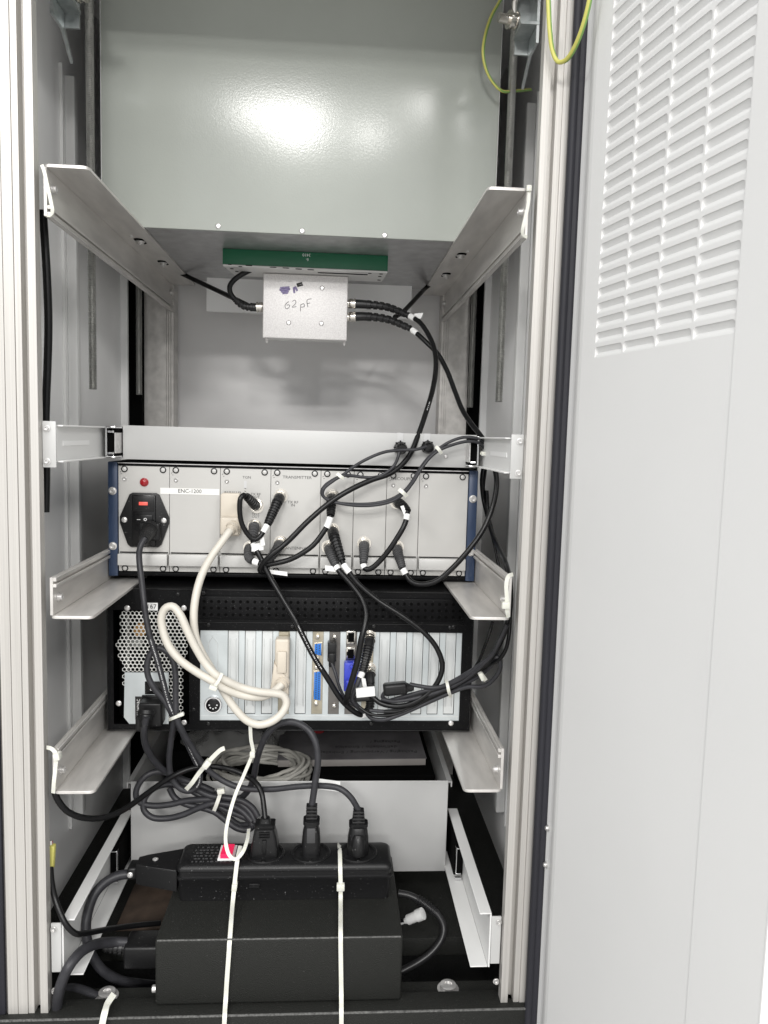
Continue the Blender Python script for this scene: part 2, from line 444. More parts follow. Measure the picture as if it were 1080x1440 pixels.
# --- left rubber seal beside the post
b = MB(); b.box(-302, -279, -2, 20, -431, 690, 2.0); part("seal_or_shade_strip", b, "rubber", cab)
b = MB(); b.box(-279.0, -277.2, 1.5, 18, -431, 690); part("seal_strip", b, "bracket_dark", cab)
# --- roof corner brackets with clamp bolts
for sx, pb in ((-1, (-253.8, 140, 615)), (1, (255.9, 140, 616.2))):
    x0, y0, z0 = pb
    b = MB()
    b.prism([(0, 0), (34, 0), (34, -14), (60, -36), (60, -40), (30, -18), (0, -18)], 3, Matrix.Translation((sx*256, y0 - 40, z0)) @ Matrix(((0, 0, -sx, 0), (1, 0, 0, 0), (0, 1, 0, 0), (0, 0, 0, 1))))
    b.box(min(sx*256, sx*236), max(sx*256, sx*236), y0 - 40, y0 - 4, z0 + 0.5, z0 + 3.5)
    b.box(min(sx*256, sx*253), max(sx*256, sx*253), y0 - 40, y0 - 4, z0 + 3.6, z0 + 60)
    b.box(min(sx*256, sx*238), max(sx*256, sx*238), y0 - 4, y0 - 1, z0 - 14, z0 + 60)
    cb = part("corner_bracket", b, "bracket_zinc", cab)
    b = MB()
    b.lathe([(0, 9), (2, 9), (2, 7.5), (8, 7.5), (8, 9.5), (10, 9.5), (10, 5), (22, 5), (22, 4)], (sx*236, y0 - 18, z0 + 14), (-sx, -0.25, 0), 12)
    b.tube([(sx*233, y0 - 20, z0 + 16), (sx*232, y0 - 22, z0 + 30), (sx*236, y0 - 24, z0 + 40), (sx*240, y0 - 24, z0 + 52)], 3.2, 8)
    part("clamp_bolt", b, "nickel", cb)

# --- open right-hand door, seen from the inside
DA = math.radians(10.53)
DD = Vector((math.sin(DA), -math.cos(DA), 0)); DN = Vector((-math.cos(DA), -math.sin(DA), 0)); D0 = Vector((266, -15, 0))
DM = Matrix(((DD.x, 0, DN.x, D0.x), (DD.y, 0, DN.y, D0.y), (0, 1, 0, 0), (0, 0, 0, 1)))     # local (s, z, h)
PITCH_S, PITCH_Z, NROW = 46.0, 12.84, 27
LS0, LZ0 = 58.5, 246.0
LW, LH = 44.0, 9.4
b = MB()
def dq(bm_, s0, s1, z0, z1, h=0.0):
    bm_.quad(*[DM @ Vector(c) for c in ((s0, z0, h), (s1, z0, h), (s1, z1, h), (s0, z1, h))])
zt = LZ0 + NROW * PITCH_Z; s_end = LS0 + 4 * PITCH_S
dq(b, 36, 243, -519, LZ0); dq(b, 36, LS0, LZ0, zt); dq(b, s_end, 243, LZ0, zt); dq(b, 36, 243, zt, 700)
fold = [(-13, -9.0), (5, -9.0), (9, -8.4), (13, -7.0), (19, -4.4), (25, -2.0), (30, -0.6), (36, 0.0)]
for (sa, ha), (sb, hb) in zip(fold, fold[1:]):
    b.quad(*[DM @ Vector(c) for c in ((sa, -519, ha), (sb, -519, hb), (sb, 700, hb), (sa, 700, ha))])
for r_ in range(NROW):                                  # land between the pressed louvres
    for c_ in range(4):
        s0, z0 = LS0 + 1.0 + c_ * PITCH_S, LZ0 + 1.2 + r_ * PITCH_Z
        sa, sb, za, zb = s0 - 1.0, s0 - 1.0 + PITCH_S, z0 - 1.2, z0 - 1.2 + PITCH_Z
        dq(b, sa, sb, za, z0); dq(b, sa, sb, z0 + LH, zb); dq(b, sa, s0, z0, z0 + LH); dq(b, s0 + LW, sb, z0, z0 + LH)
door_face = b
b2 = MB()                                              # outer skin and folded edges
b2.prism([(-13, -519), (312, -519), (312, 700), (-13, 700)], 1.5, DM @ Matrix.Translation((0, 0, -24)))
b2.prism([(-13, -519), (-11.5, -519), (-11.5, 700), (-13, 700)], 13.2, DM @ Matrix.Translation((0, 0, -22.4)))
b2.prism([(310.5, -519), (312, -519), (312, 700), (310.5, 700)], 23.2, DM @ Matrix.Translation((0, 0, -22.4)))
dq(b2, 243.0, 310.5, -519, 700, 0.9)                   # raised outer strip beyond the crease
b2.quad(*[DM @ Vector(c) for c in ((242.0, -519, 0.05), (243.0, -519, 0.9), (243.0, 700, 0.9), (242.0, 700, 0.05))])
me = door_face.mesh("door", ORG[cab.name], 30); me.materials.append(M["door_paint"])
door = bpy.data.objects.new("door", me); door.parent = cab; col.objects.link(door); ORG[door.name] = ORG[cab.name]
part("door_skin", b2, "door_paint", door)
b = MB()                                               # two-ribbed foam seal
b.prism([(-12.5, -8.9), (-2, -8.9), (-1.2, -7.5), (-1.4, -5.4), (-3.0, -4.0), (-3.2, -3.0), (-2.0, -1.6), (-2.2, 1.2), (-4, 3), (-8, 3.2), (-11.5, 1), (-12.5, -3)], 1219, Matrix(((DD.x, DN.x, 0, D0.x), (DD.y, DN.y, 0, D0.y), (0, 0, 1, -519), (0, 0, 0, 1))))
part("door_seal", b, "rubber", door, ang=60)
# one pressed louvre scoop, origin at its lower left corner
b = MB()
LX = [0, 0.35, 1.0, 2.0, 3.2, LW - 3.2, LW - 2.0, LW - 1.0, LW - 0.35, LW]
LY = [(0, 0), (0.14, -0.25), (0.28, -0.95), (0.40, -2.1), (0.48, -2.8), (0.58, -2.6), (0.97, -0.75), (1.0, -0.55)]
grid = []
for v_, d_ in LY + [(1.0, 0.0), (2.0, 0.0)]:
    row = []
    for x_ in LX:
        e_ = min(x_, LW - x_); yt = LH - (3.2 - math.sqrt(max(0.0, 3.2 ** 2 - (3.2 - min(3.2, e_)) ** 2)))
        row.append(b.bm.verts.new((x_, LH if v_ > 1.5 else v_ * yt, d_ * (0.0 if e_ < 0.01 else 1.0))))
    grid.append(row)
for ra, rb in zip(grid, grid[1:]):
    for i in range(len(LX) - 1): b.bm.faces.new((ra[i], ra[i + 1], rb[i + 1], rb[i]))
bmesh.ops.remove_doubles(b.bm, verts=b.bm.verts[:], dist=0.01)
LOUVER = shared(b, "door_paint", "louver", 30)
DM3 = DM.to_3x3().to_4x4()
for r_ in range(NROW):
    for c_ in range(4):
        inst("louver", LOUVER, door, DM @ Vector((LS0 + 1.0 + c_ * PITCH_S, LZ0 + 1.2 + r_ * PITCH_Z, 0.0)), DM3)
for zc in (-226, -266):
    o = inst("screw", BOLT_S, door, DM @ Vector((1.5, zc, -8.8)), Matrix.Rotation(math.radians(-90 + 10.5), 4, 'Z'))

# ================================================================ SUPPORT RAILS (aluminium angles on both sides)
def rail(z, sx, up, label, slots=False, wh=44):
    """flange at height z, web going up (+1) or down (-1), along Y"""
    g = 188.0; o = 229.0
    t = thing("support_rail", label, "rail", (sx * 215, 0, z), "aluminium support rails bolted between the posts")
    b = MB()
    zf0, zf1 = (z - 3, z) if up > 0 else (z, z + 3)
    poly = rounded(41, 556, 6, 4, sx * (g + o) / 2, 278)
    poly = [(min(max(px, -o if sx < 0 else g), -g if sx < 0 else o), py) for px, py in poly]
    b.prism(poly, 3, Matrix.Translation((0, 0, zf0)), 0.6)
    part("flange", b, "alu_rail", t)
    b = MB()
    def ws(x0, x1, z0, z1):
        zz = (z + up * z0, z + up * z1)
        b.box(min(sx * x0, sx * x1), max(sx * x0, sx * x1), 0.5, 555.5, min(zz), max(zz), 0.3, 1)
    k = 3.1 if up < 0 else 0.1
    k = 0.1
    ws(226, 229, k, wh); ws(222.6, 225.9, wh - 10, wh - 6.6); ws(222.6, 225.9, wh - 4, wh)
    part("web", b, "alu_rail", t)
    for yb in (14, 538):
        inst("bolt", BOLT, t, (sx * 225.8, yb, z + up * 16), ROT_NX if sx > 0 else ROT_X)
    if slots:
        for yc, dx in ((268, 4), (390, 2)):
            b = MB()
            b.prism(rounded(12, 30, 5.9, 5), 0.3, Matrix.Translation((sx * (203 + dx), yc, z - 0.35)))
            part("slot", b, "void", t)
            inst("bolt", bolt_mesh(4.6, 4.0, "steel", "bolt_rail"), t, (sx * (203 + dx), yc, z - 0.4), ROT_DN)
            inst("screw", SCREW_S, t, (sx * (208 + dx), yc - 24 if yc < 300 else yc + 24, z), ROT_DN)
    return t
rail(412, -1, -1, "left aluminium angle rail under the big grey enclosure", True)
rail(412, 1, -1, "right aluminium angle rail under the big grey enclosure", True)
rail(-12, -1, 1, "left aluminium angle rail carrying the module subrack", wh=38)
rail(-8, 1, 1, "right aluminium angle rail carrying the module subrack", wh=42)
rail(-191.5, -1, 1, "left aluminium angle rail carrying the black rack computer")
rail(-191.5, 1, 1, "right aluminium angle rail carrying the black rack computer")

# ================================================================ THREADED RODS
def threaded(x, y, z0, z1, r, label):
    b = MB(); n = int((z1 - z0) / 1.0); pts = []; rs = []
    for i in range(n + 1):
        pts.append((x, y, z0 + (z1 - z0) * i / n)); rs.append(r if i % 2 else r * 0.78)
    b.tube(pts, rs, 12)
    single("threaded_rod", b, "rod_steel", label, "rod", (x, y, z0), "threaded rods hanging from the roof", ang=10)
threaded(-246, 197, 219, 739, 5.0, "threaded steel rod in front of the enclosure's left edge")
threaded(250, 197, 219, 739, 5.0, "threaded steel rod in front of the enclosure's right edge")
threaded(-268, 505, 228, 739, 5.0, "far threaded steel rod beside the left rear post")
threaded(269, 505, 224, 739, 5.0, "far threaded steel rod beside the right rear post")

# ================================================================ BIG GREY ENCLOSURE
en = thing("enclosure", "large glossy grey-green steel enclosure resting on the upper rails", "enclosure", (0, 212, 415.2))
b = MB(); b.box(-238, 238, 212.7, 216, 415.4, 738, 0.8); part("rear_plate", b, "green_grey_paint", en)
b = MB(); b.box(-236.5, 236.5, 216.1, 530, 415.2, 738); part("body", b, "zinc", en)
b = MB(); b.box(-238.6, -238.1, 211.8, 224, 417, 738); part("edge_trim", b, "white_paint", en)
b = MB(); b.box(238.1, 238.6, 211.8, 224, 417, 738); part("edge_trim", b, "white_paint", en)
for q in ((-100.2, 212.7, 420.7), (1.3, 212.7, 419.4), (102.5, 212.7, 418.8)):
    inst("screw", SCREW, en, (q[0], 212.7, q[2]))
b = MB(); b.box(-161, 166, 500, 506, 363, 415); part("hanging_plate", b, "side_paint", en)

# ================================================================ GREEN MODULE and CAPACITOR BOX
gm = thing("circuit_module", "green circuit module on a pale perforated plate under the enclosure", "module", (0, 300, 391))
b = MB(); b.box(-107.5, 113, 300, 330, 394.5, 414.9, 0.5); part("cover", b, "pcb_green", gm)
b = MB(); b.prism([(-106.5, 298.6), (112.4, 298.6), (108.5, 360), (-98, 360)], 2.4, Matrix.Translation((0, 0, 391.8)), 0.3)
pl_ = part("base_plate", b, "module_base", gm)
b = MB()
PZK = [(-96.2, 286.7, 391.5), (-96.8, 312.6, 391.5), (-92.3, 329.7, 391.5), (-83.6, 297, 391.5), (-71.4, 288.2, 391.5), (-40.1, 292.7, 391.5), (-23.2, 293.8, 391.5), (-6.4, 297, 391.5), (9.6, 298.2, 391.5), (89.1, 304.8, 391.5), (104.6, 306.2, 391.5), (103.7, 322.8, 391.5), (104.1, 346.9, 391.5)]
for k in range(len(PZK)):
    q = PZK[k]
    b.prism(rounded(9 if k in (4, 5, 6, 7, 8) else 5, 4, 1.9, 3), 0.3, Matrix.Translation((q[0], q[1], 391.45)))
part("hole", b, "void", pl_, kind="stuff")
b = MB(); q0 = (18.7, 315, 394.9); q1 = (86.6, 315, 394)
b.box(q0[0], q1[0], 312, 317, 391.4, 391.7); part("slot", b, "void", pl_)
UPS = FACE.to_4x4() @ Matrix.Rotation(math.pi, 4, 'Z')
q = (3.6, 299.8, 408.7)
text("lettering", "3410", (q[0], 299.85, q[2] + 2.4), 5.5, "white_ink", gm, UPS)
text("lettering", "E-", (q[0] + 1, 299.85, q[2] - 3.4), 4.5, "white_ink", gm, UPS)

cbx = thing("capacitor_box", "small cast aluminium box handwritten 62pF below the green module", "box", (3, 347, 300))
b = MB()
b.prism([(-56.5, 304), (60.5, 304), (60.5, 391.4), (-56.5, 391.4)], 5, face_at(0, 335, 0), 1.6, 3)
part("lid", b, "cast_alu", cbx)
b = MB(); b.box(-55.2, 59.2, 335.6, 365, 305, 391.5, 1.2); part("body", b, "cast_alu", cbx)
b = MB(); b.box(-54.5, 58.5, 335.1, 335.5, 305.5, 391); part("seam", b, "void", cbx)
b = MB()
for x_ in (-52, 57): b.prism(rounded(3.4, 6, 1.6, 4), 2.0, face_at(x_, 352, 302))
part("lug", b, "cast_alu", cbx)
for q in ((24.7, 330, 374.3), (-20.6, 330, 325.3), (24.6, 330, 326)):
    inst("screw", SCREW, cbx, (q[0], 330.2, q[2]))
# pen marks
def strokes(name, lines, y, r, m, parent):
    b = MB()
    for ln in lines:
        pts = [(x_, y, z_) for x_, _, z_ in ln]
        b.tube(smooth_path(pts, 0.8), r, 6)
    return part(name, b, m, parent)
strokes("handwriting", [[(-21, 330, 354.3), (-25.8, 330, 349.3), (-24.8, 330, 344.5), (-20.9, 330, 345.6), (-20, 330, 349.5), (-23.9, 330, 349.3)], [(-16.1, 330, 354.5), (-12.3, 330, 356.5), (-11.2, 330, 352.7), (-16, 330, 346.8), (-10.2, 330, 347.9)],
    [(-4.3, 330, 351.1), (-4.7, 330, 341.4)], [(-4.3, 330, 350.1), (-0.4, 330, 352.2), (0.6, 330, 348.4), (-4.3, 330, 347.2)], [(5.5, 330, 347.6), (4.4, 330, 357.2), (10.2, 330, 359.3)], [(4.5, 330, 352.4), (8.4, 330, 353.5)]], 330.0, 0.42, "grey_ink", cbx)
strokes("pen_scribble", [[(-33, 330, 372), (-20.3, 330, 373.5)], [(-33.9, 330, 369.6), (-19.3, 330, 371.1)], [(-32, 330, 367.3), (-21.2, 330, 368.2)], [(-30, 330, 365), (-22.2, 330, 366.2)], [(-14.5, 330, 373.7), (-13.4, 330, 366.1)], [(-12.6, 330, 374.8), (-9.5, 330, 369.1)]], 330.0, 1.5, "purple_ink", cbx)
strokes("pen_scribble", [[(-10.6, 330, 377.7), (-2.9, 330, 380.4)], [(-9.6, 330, 375.4), (-1.8, 330, 377.6)]], 330.0, 1.3, "ink", cbx)

# ================================================================ THIN WHITE DRAWER above the subrack and its slides
td = thing("rack_tray", "long thin white rack tray just above the module subrack", "tray", (7, 300, 137))
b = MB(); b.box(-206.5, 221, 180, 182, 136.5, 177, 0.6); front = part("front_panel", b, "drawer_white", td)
b = MB(); b.box(-203, 218, 182.1, 540, 138, 175.5); part("drawer_body", b, "white_paint", td)
q = (183.3, 180, 149.8); inst("screw", SCREW_S, td, (q[0], 180, q[2]))
for px, py in ((0, 0), (1, 0)):
    q = ((125.9, 180, 159.6), (159.1, 180, 161.3))[px]
    b = MB(); b.box(q[0] - 3.6, q[0] + 4.2, 179.3, 179.9, q[2], 177.2); part("tape_strip", b, "tape_grey", td)
    b = MB()
    b.lathe([(0, 6.5), (3, 7.2), (5, 8), (9, 8), (11, 7), (13, 7.4), (17, 6.6), (20, 5)], (q[0], 179.2, q[2]), (0.05, -1, -0.1), 14)
    for k in range(8):
        a = k * math.pi / 4
        b.box(-.8, .8, -3, 3, -.8, .8, mtx=Matrix.Translation((q[0] + 7.4 * math.cos(a), 171, q[2] + 7.6 * math.sin(a))))
    part("cable_gland", b, "black_gloss", td)

def slide(sx, x_in, label):
    """bracket from post to drawer with the telescopic channel end at the back"""
    t = thing("drawer_slide", label, "slide", (sx * 226, 60, 137), "telescopic slides of the thin white tray")
    X = lambda a, c: (min(sx * a, sx * c), max(sx * a, sx * c))
    b = MB()
    x0, x1 = X(225, 227); b.box(x0, x1, 14, 320, 138, 174.5, 0.3, 1)
    part("arm", b, "white_paint", t)
    b = MB(); x0, x1 = X(219, 224.9); b.box(x0, x1, 14, 320, 173, 174.6, 0.3, 1); b.box(x0, x1, 14, 320, 138, 139.6, 0.3, 1); part("lip", b, "white_paint", t)
    b = MB(); x0, x1 = X(224, 237); b.box(x0, x1, 9, 11, 133, 178, 0.6)
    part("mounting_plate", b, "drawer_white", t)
    for z_ in (139, 171): inst("bolt", BOLT_S, t, (sx * 232.5, 8.9, z_))
    b = MB(); x0, x1 = X(224.4, 224.9); b.box(x0, x1, 30, 112, 154, 159); part("slot", b, "side_paint", t)
    # channel: C profile, open towards the viewer, plus inner rail and black cage
    b = MB(); x0, x1 = X(x_in + 0.6, 218.5)
    y0 = 150
    b.box(x0, x1, y0, 420, 173.2, 175.4, 0.5); b.box(x0, x1, y0, 420, 138.6, 140.8, 0.5)
    xo0, xo1 = X(216.4, 218.5); b.box(xo0, xo1, y0, 420, 141, 173, 0.3, 1)
    part("channel", b, "chrome", t)
    b = MB(); b.box(x0 + 1, x1 - 1, y0 + 8, y0 + 40, 142, 172.6); part("cage", b, "void", t)
    b = MB()
    xa, xb = X(x_in + 1.0, x_in + 2.6)
    b.box(xa, xb, y0 + 4, 420, 144, 168, 0.3, 1); part("inner_rail", b, "steel", t)
    b = MB(); b.tube([(x0 + 3, y0 + 5, 169), (x1 - 3, y0 + 3, 169)], 1.6, 8); b.tube([(x0 + 3, y0 + 5, 144), (x1 - 3, y0 + 3, 144)], 1.6, 8); part("ball_cage", b, "chrome", t)
    return t
slide(-1, 206.5, "left telescopic slide of the thin white tray")
slide(1, 206.5, "right telescopic slide of the thin white tray")

# ================================================================ MODULE SUBRACK
YS = 184.0; HP = 5.08
sr = thing("module_subrack", "pale module subrack with dark blue ears holding eight plug-in panels", "subrack", (0, 300, -7))
b = MB(); b.box(-222, 222, 186.6, 430, -6.5, 133.5, 0.8); part("case", b, "black_case", sr)
b = MB(); b.box(-213.3, 213.3, 182.4, 186.5, 129.2, 133.2, 0.5); b.box(-213.3, 213.3, 182.4, 186.5, -5.5, -1.0, 0.5); part("cross_rail", b, "black_case", sr)
b = MB(); b.box(-213.2, 213.2, 181.9, 182.3, 131.6, 132.4); part("rail_edge", b, "steel", sr)
for sx in (-1, 1):
    b = MB(); b.box(min(sx*213.7, sx*225), max(sx*213.7, sx*225), 181.5, 300, -6, 133.2, 1.2, 2)
    ear = part("side_ear", b, "blue_ear", sr)
    for z_ in ((98, 31) if sx < 0 else (98, 31)):
        inst("bolt", BOLT, ear, (sx * 219.3, 181.4, z_))
edges = [0, 12, 24, 36, 48, 56, 64, 72, 84]
panels = []
for i, (h0, h1) in enumerate(zip(edges, edges[1:])):
    x0 = -213.36 + h0 * HP + 0.22; x1 = -213.36 + h1 * HP - 0.22
    b = MB(); b.box(x0, x1, YS, YS + 2.4, 0, 128.5, 0.3, 1)
    pn = part("module_panel", b, "module_panel", sr); panels.append(pn)
    b = MB(); b.box(x0 + 1.0, x1 - 1.0, YS - 9.5, YS - 0.05, 8.5, 22.5, 0.6); part("pull_handle", b, "handle_alu", pn)
    b = MB(); b.box(x0 + 1.5, x1 - 1.5, YS - 0.5, YS - 0.05, 22.7, 24.0); part("handle_joint", b, "void", pn)
    for xs in (x0 + 7.4, x1 - 7.4):
        for zs in (124.6, 3.6):
            inst("collar", COLLAR, pn, (xs, YS, zs)); inst("screw", SLOT_HEAD, pn, (xs, YS, zs), Matrix.Rotation(random.uniform(0, 3.1), 4, 'Y'))
    b = MB(); b.lathe([(0, 2.6), (0.6, 2.6), (1.2, 1.9), (0.6, 1.2), (0.2, 0.5)], (x0 + 7.6, YS, 112.5), (0, -1, 0), 14); part("code_pin", b, "steel", pn)
    b = MB(); b.tube([(x0 + 1.8, YS, 120.5), (x0 + 3.2, YS, 121.8)], 0.35, 6); b.tube([(x0 + 2.6, YS, 118.6), (x0 + 4.6, YS, 118.8)], 0.3, 6); part("printed_tick", b, "grey_ink", pn)
# --- first panel: lamp and power inlet
q = (-182.3, 184, 109.2)
b = MB(); b.lathe([(0, 5.2), (1.2, 5.2), (1.6, 4.6), (1.6, 4.3), (3.4, 3.6), (4.2, 2.2)], (q[0], YS, q[2]), (0, -1, 0), 18); part("indicator_lamp", b, "red_lamp", panels[0])
c = (-181.6, 184, 63.4); cx, cz = c[0], c[2]
b = MB()
b.prism([(-16.5, -33), (16.5, -33), (20, -30), (29, -4), (29, 4), (17.5, 31), (14, 33), (-14, 33), (-17.5, 31), (-29, 4), (-29, -4), (-20, -30)], 4.5, face_at(cx, YS - 0.05, cz), 0.8, 2)
inlet = part("power_inlet", b, "black_plastic", sr)
b = MB(); b.box(cx - 14, cx + 14, YS - 7.5, YS - 4.4, cz - 31.5, cz + 31, 1.0); part("frame", b, "black_gloss", inlet)
b = MB(); b.box(cx - 12.2, cx + 12.2, YS - 8.4, YS - 7.4, cz + 11, cz + 29.5, 0.5); part("fuse_drawer", b, "black_plastic", inlet)
b = MB(); b.box(cx - 5.2, cx + 5.2, YS - 8.9, YS - 8.3, cz + 18.5, cz + 22.5, 0.2); part("fuse_window", b, "red_window", inlet)
b = MB(); b.prism([(-9, -5.6), (11, -5.6), (11, 5.6), (-9, 5.6)], 2.4, face_at(cx, YS - 7.3, cz + 1.2), 0.6); part("rocker_switch", b, "black_gloss", inlet)
text("lettering", "\u2013", (cx - 5.2, YS - 10.0, cz + 1.6), 8, "white_ink", inlet); text("lettering", "o", (cx + 2.6, YS - 10.0, cz + 2.2), 8, "white_ink", inlet)
for dx in (-23.4, 23.4): inst("screw", SCREW, inlet, (cx + dx, YS - 4.6, cz))
# --- name strip over panels one and two
q0 = (-163.3, 184, 104.1); q1 = (-92.6, 184, 94.9)
b = MB(); b.box(q0[0], q1[0], YS - 0.5, YS - 0.1, q1[2] + 0.6, q0[2] - 1.2); ns = part("name_strip", b, "cream_label", sr)
q = (-128, 184, 99.4); text("lettering", "ENC-1200", (q[0], YS - 0.6, q[2]), 6.6, "ink", ns, squeeze=1.0)
# --- printed words
for i, s_, px, sz in ((2, "PARALLEL\nCONTROL", (-75.9, 184, 97), 4.4), (2, "TX RF\nOUT", (-48.7, 184, 95.8), 4.2), (2, "TEST\nOUT", (-48.5, 184, 71.4), 4.0), (2, "TGN", (-59.7, 184, 117.8), 4.4),
                      (3, "TRANSMITTER", (1.5, 184, 119.3), 5.0), (3, "TX RF\nIN", (-3.2, 184, 86.8), 4.6), (3, "ANTENNA", (1.2, 184, 31.7), 5.0), (6, "DECOUPLER", (132.7, 184, 120.7), 5.2)):
    text("lettering", s_, (px[0], YS - 0.08, px[2]), sz, "ink", panels[i], squeeze=1.1, depth=0.06)
b = MB(); q0 = (-61.4, 184, 113.8); q1 = (-61.3, 184, 99)
for k in range(3): b.tube([(q0[0] - 1, YS, q0[2] - 9 - 3.4 * k), (q0[0] + 1, YS, q0[2] - 10 - 3.4 * k)], 0.35, 6)
part("printed_tick", b, "ink", panels[2])
b = MB(); b.box(q0[0] - 1.6, q0[0] + 1.6, YS - 0.25, YS - 0.05, q1[2] + 6, q0[2]); part("scale_strip", b, "tape_grey", panels[2])
# --- BNC jacks
def jack(q, parent, ax=(0, -1, 0), r=7.2, y=None):
    b = MB()
    b.lathe([(0, r + 1.5), (1.2, r + 1.5), (1.2, r), (3.4, r), (3.4, r - 1.4), (7, r - 1.4)], q, ax, 20)
    return part("jack", b, "nickel", parent)
JP = {}
for nm, i, q in (("test", 2, (-47.3, 184, 82.8)), ("test2", 2, (-49.6, 184, 58.2)), ("test3", 2, (-54.5, 184, 31.6)), ("txin", 3, (-18.1, 184, 96.5)), ("ant", 3, (-17.2, 184, 38.5)),
                 ("m5a", 4, (44.5, 184, 98)), ("m5b", 4, (45.9, 184, 55.6)), ("m5c", 4, (41.5, 184, 34.2)), ("m6", 5, (85.4, 184, 39.5)), ("m7a", 6, (124.7, 184, 91.8)), ("m7b", 6, (126.4, 184, 35.8))):
    jack(q, panels[i]); JP[nm] = V(q)

# ================================================================ RACK COMPUTER
YP = 152.0
pc = thing("rack_computer", "black four-unit rack computer with pale slot panel and honeycomb power supply grille", "computer", (0, 300, -189.5))
X0, X1, Z0, Z1 = -219, 221, -189, -14
b = MB()                      # rear sheet with three openings, built as strips
gx0, gx1, gz0, gz1 = (-211.4, 152, -164.8)[0], (-122.3, 152, -164.5)[0], -181, -41
sx0, sx1, sz0, sz1 = -109.5, 207.3, -176.3, -64.6
def strip(x0, x1, z0, z1, y0=YP, y1=YP + 1.5): b.box(x0, x1, y0, y1, z0, z1)
strip(X0, gx0, Z0, Z1); strip(gx0, gx1, gz1, Z1); strip(gx0, gx1, Z0, gz0); strip(gx1, sx0, Z0, Z1)
strip(sx0, sx1, sz1, Z1); strip(sx0, sx1, Z0, sz0); strip(sx1, X1, Z0, Z1)
b.box(X0, X1, YP + 1.6, 520, Z1 - 1.6, Z1, 0.3, 1); b.box(X0, X1, YP + 1.6, 520, Z0, Z0 + 1.6)
b.box(X0, X0 + 1.5, YP + 1.6, 520, Z0 + 1.7, Z1 - 1.7); b.box(X1 - 1.5, X1, YP + 1.6, 520, Z0 + 1.7, Z1 - 1.7)
b.box(X0 + 1.6, X1 - 1.6, 300, 302, Z0 + 1.7, Z1 - 1.7)
case = part("case", b, "black_case", pc)
b = MB(); b.box(X0, X1, YP - 1.0, YP - 0.05, Z1 - 1.8, Z1 - 0.2, 0.3, 1); b.box(X0, X1, YP - 0.9, YP - 0.05, Z0 + 0.2, Z0 + 1.8, 0.3, 1)
b.box(X0, X0 + 1.6, YP - 0.9, YP - 0.05, Z0 + 1.9, Z1 - 1.9, 0.3, 1); b.box(X1 - 1.6, X1, YP - 0.9, YP - 0.05, Z0 + 1.9, Z1 - 1.9, 0.3, 1)
part("case_rim", b, "black_gloss", pc)
# vent plate with three rows of holes
q0 = (-110.1, 152, -25.4); q1 = (208.7, 152, -59.2)
b = MB(); b.prism(rounded(q1[0] - q0[0], 28, 3.5, 4), 2.2, face_at((q0[0] + q1[0]) / 2, YP - 0.05, -36.5), 1.2); vp = part("vent_plate", b, "black_case", pc)
b = MB(); nh = 37
for r_ in range(3):
    for k in range(nh):
        b.lathe([(0, 1.9), (0.25, 1.9), (0.25, 1.5)], (q0[0] + 5.5 + k * (q1[0] - q0[0] - 11) / (nh - 1), YP - 2.2, -28.8 - 8.0 * r_), (0, -1, 0), 10)
part("vent_hole", b, "void", vp, kind="stuff")
b = MB(); b.box(q0[0] - 2, q1[0], YP - 1.1, YP - 0.05, -55.2, -53.9, 0.3, 1); part("case_ridge", b, "black_gloss", pc)
for q in ((-136, 152, -21.5), (-105.9, 152, -19.4), (-99.9, 152, -58.2), (-0, 152, -58.8), (98.7, 152, -57.7), (196.3, 152, -57.5), (-117.2, 152, -162.7), (-99.3, 152, -180.5), (98.5, 152, -180), (192, 152, -58.4)):
    inst("screw", SCREW_BLK, pc, (q[0], YP, q[2]))
for q in ((-194.9, 152, -38.6), (-128.9, 152, -37.8), (-205.5, 152, -155.1), (-128.2, 152, -178.8), (197.3, 152, -178.9)):
    inst("screw", SCREW, pc, (q[0], YP - 0.05, q[2]))
# power supply unit: honeycomb grille
A = [(-201.5, 152, -44.7), (-130.1, 152, -43.8), (-130.1, 152, -67.2), (-125.8, 152, -78.4), (-125.8, 152, -94.1), (-130.8, 152, -102.9), (-130.7, 152, -171.7), (-145.9, 152, -177), (-201.5, 152, -173.6), (-201.1, 152, -105.2), (-207.2, 152, -89.6), (-206.3, 152, -79.2), (-201.7, 152, -71.4)]
poly = [(a[0], a[2]) for a in A]
pa = [(-198.6, 152, -117.4), (-146.8, 152, -117.1), (-146.8, 152, -182.4), (-192.3, 152, -182.5), (-199.8, 152, -172.7)]
plate = [(a[0], a[2]) for a in pa]
def inside(x, z, pg):
    r = False; n = len(pg)
    for i in range(n):
        x1, z1 = pg[i]; x2, z2 = pg[(i + 1) % n]
        if (z1 > z) != (z2 > z) and x < (x2 - x1) * (z - z1) / (z2 - z1) + x1: r = not r
    return r
psu = None
b = MB(); pit = 4.95; rh = pit * math.sqrt(3) / 2
cols_ = int((gx1 - gx0) / pit) + 2; rows_ = int((gz1 - gz0) / rh) + 2
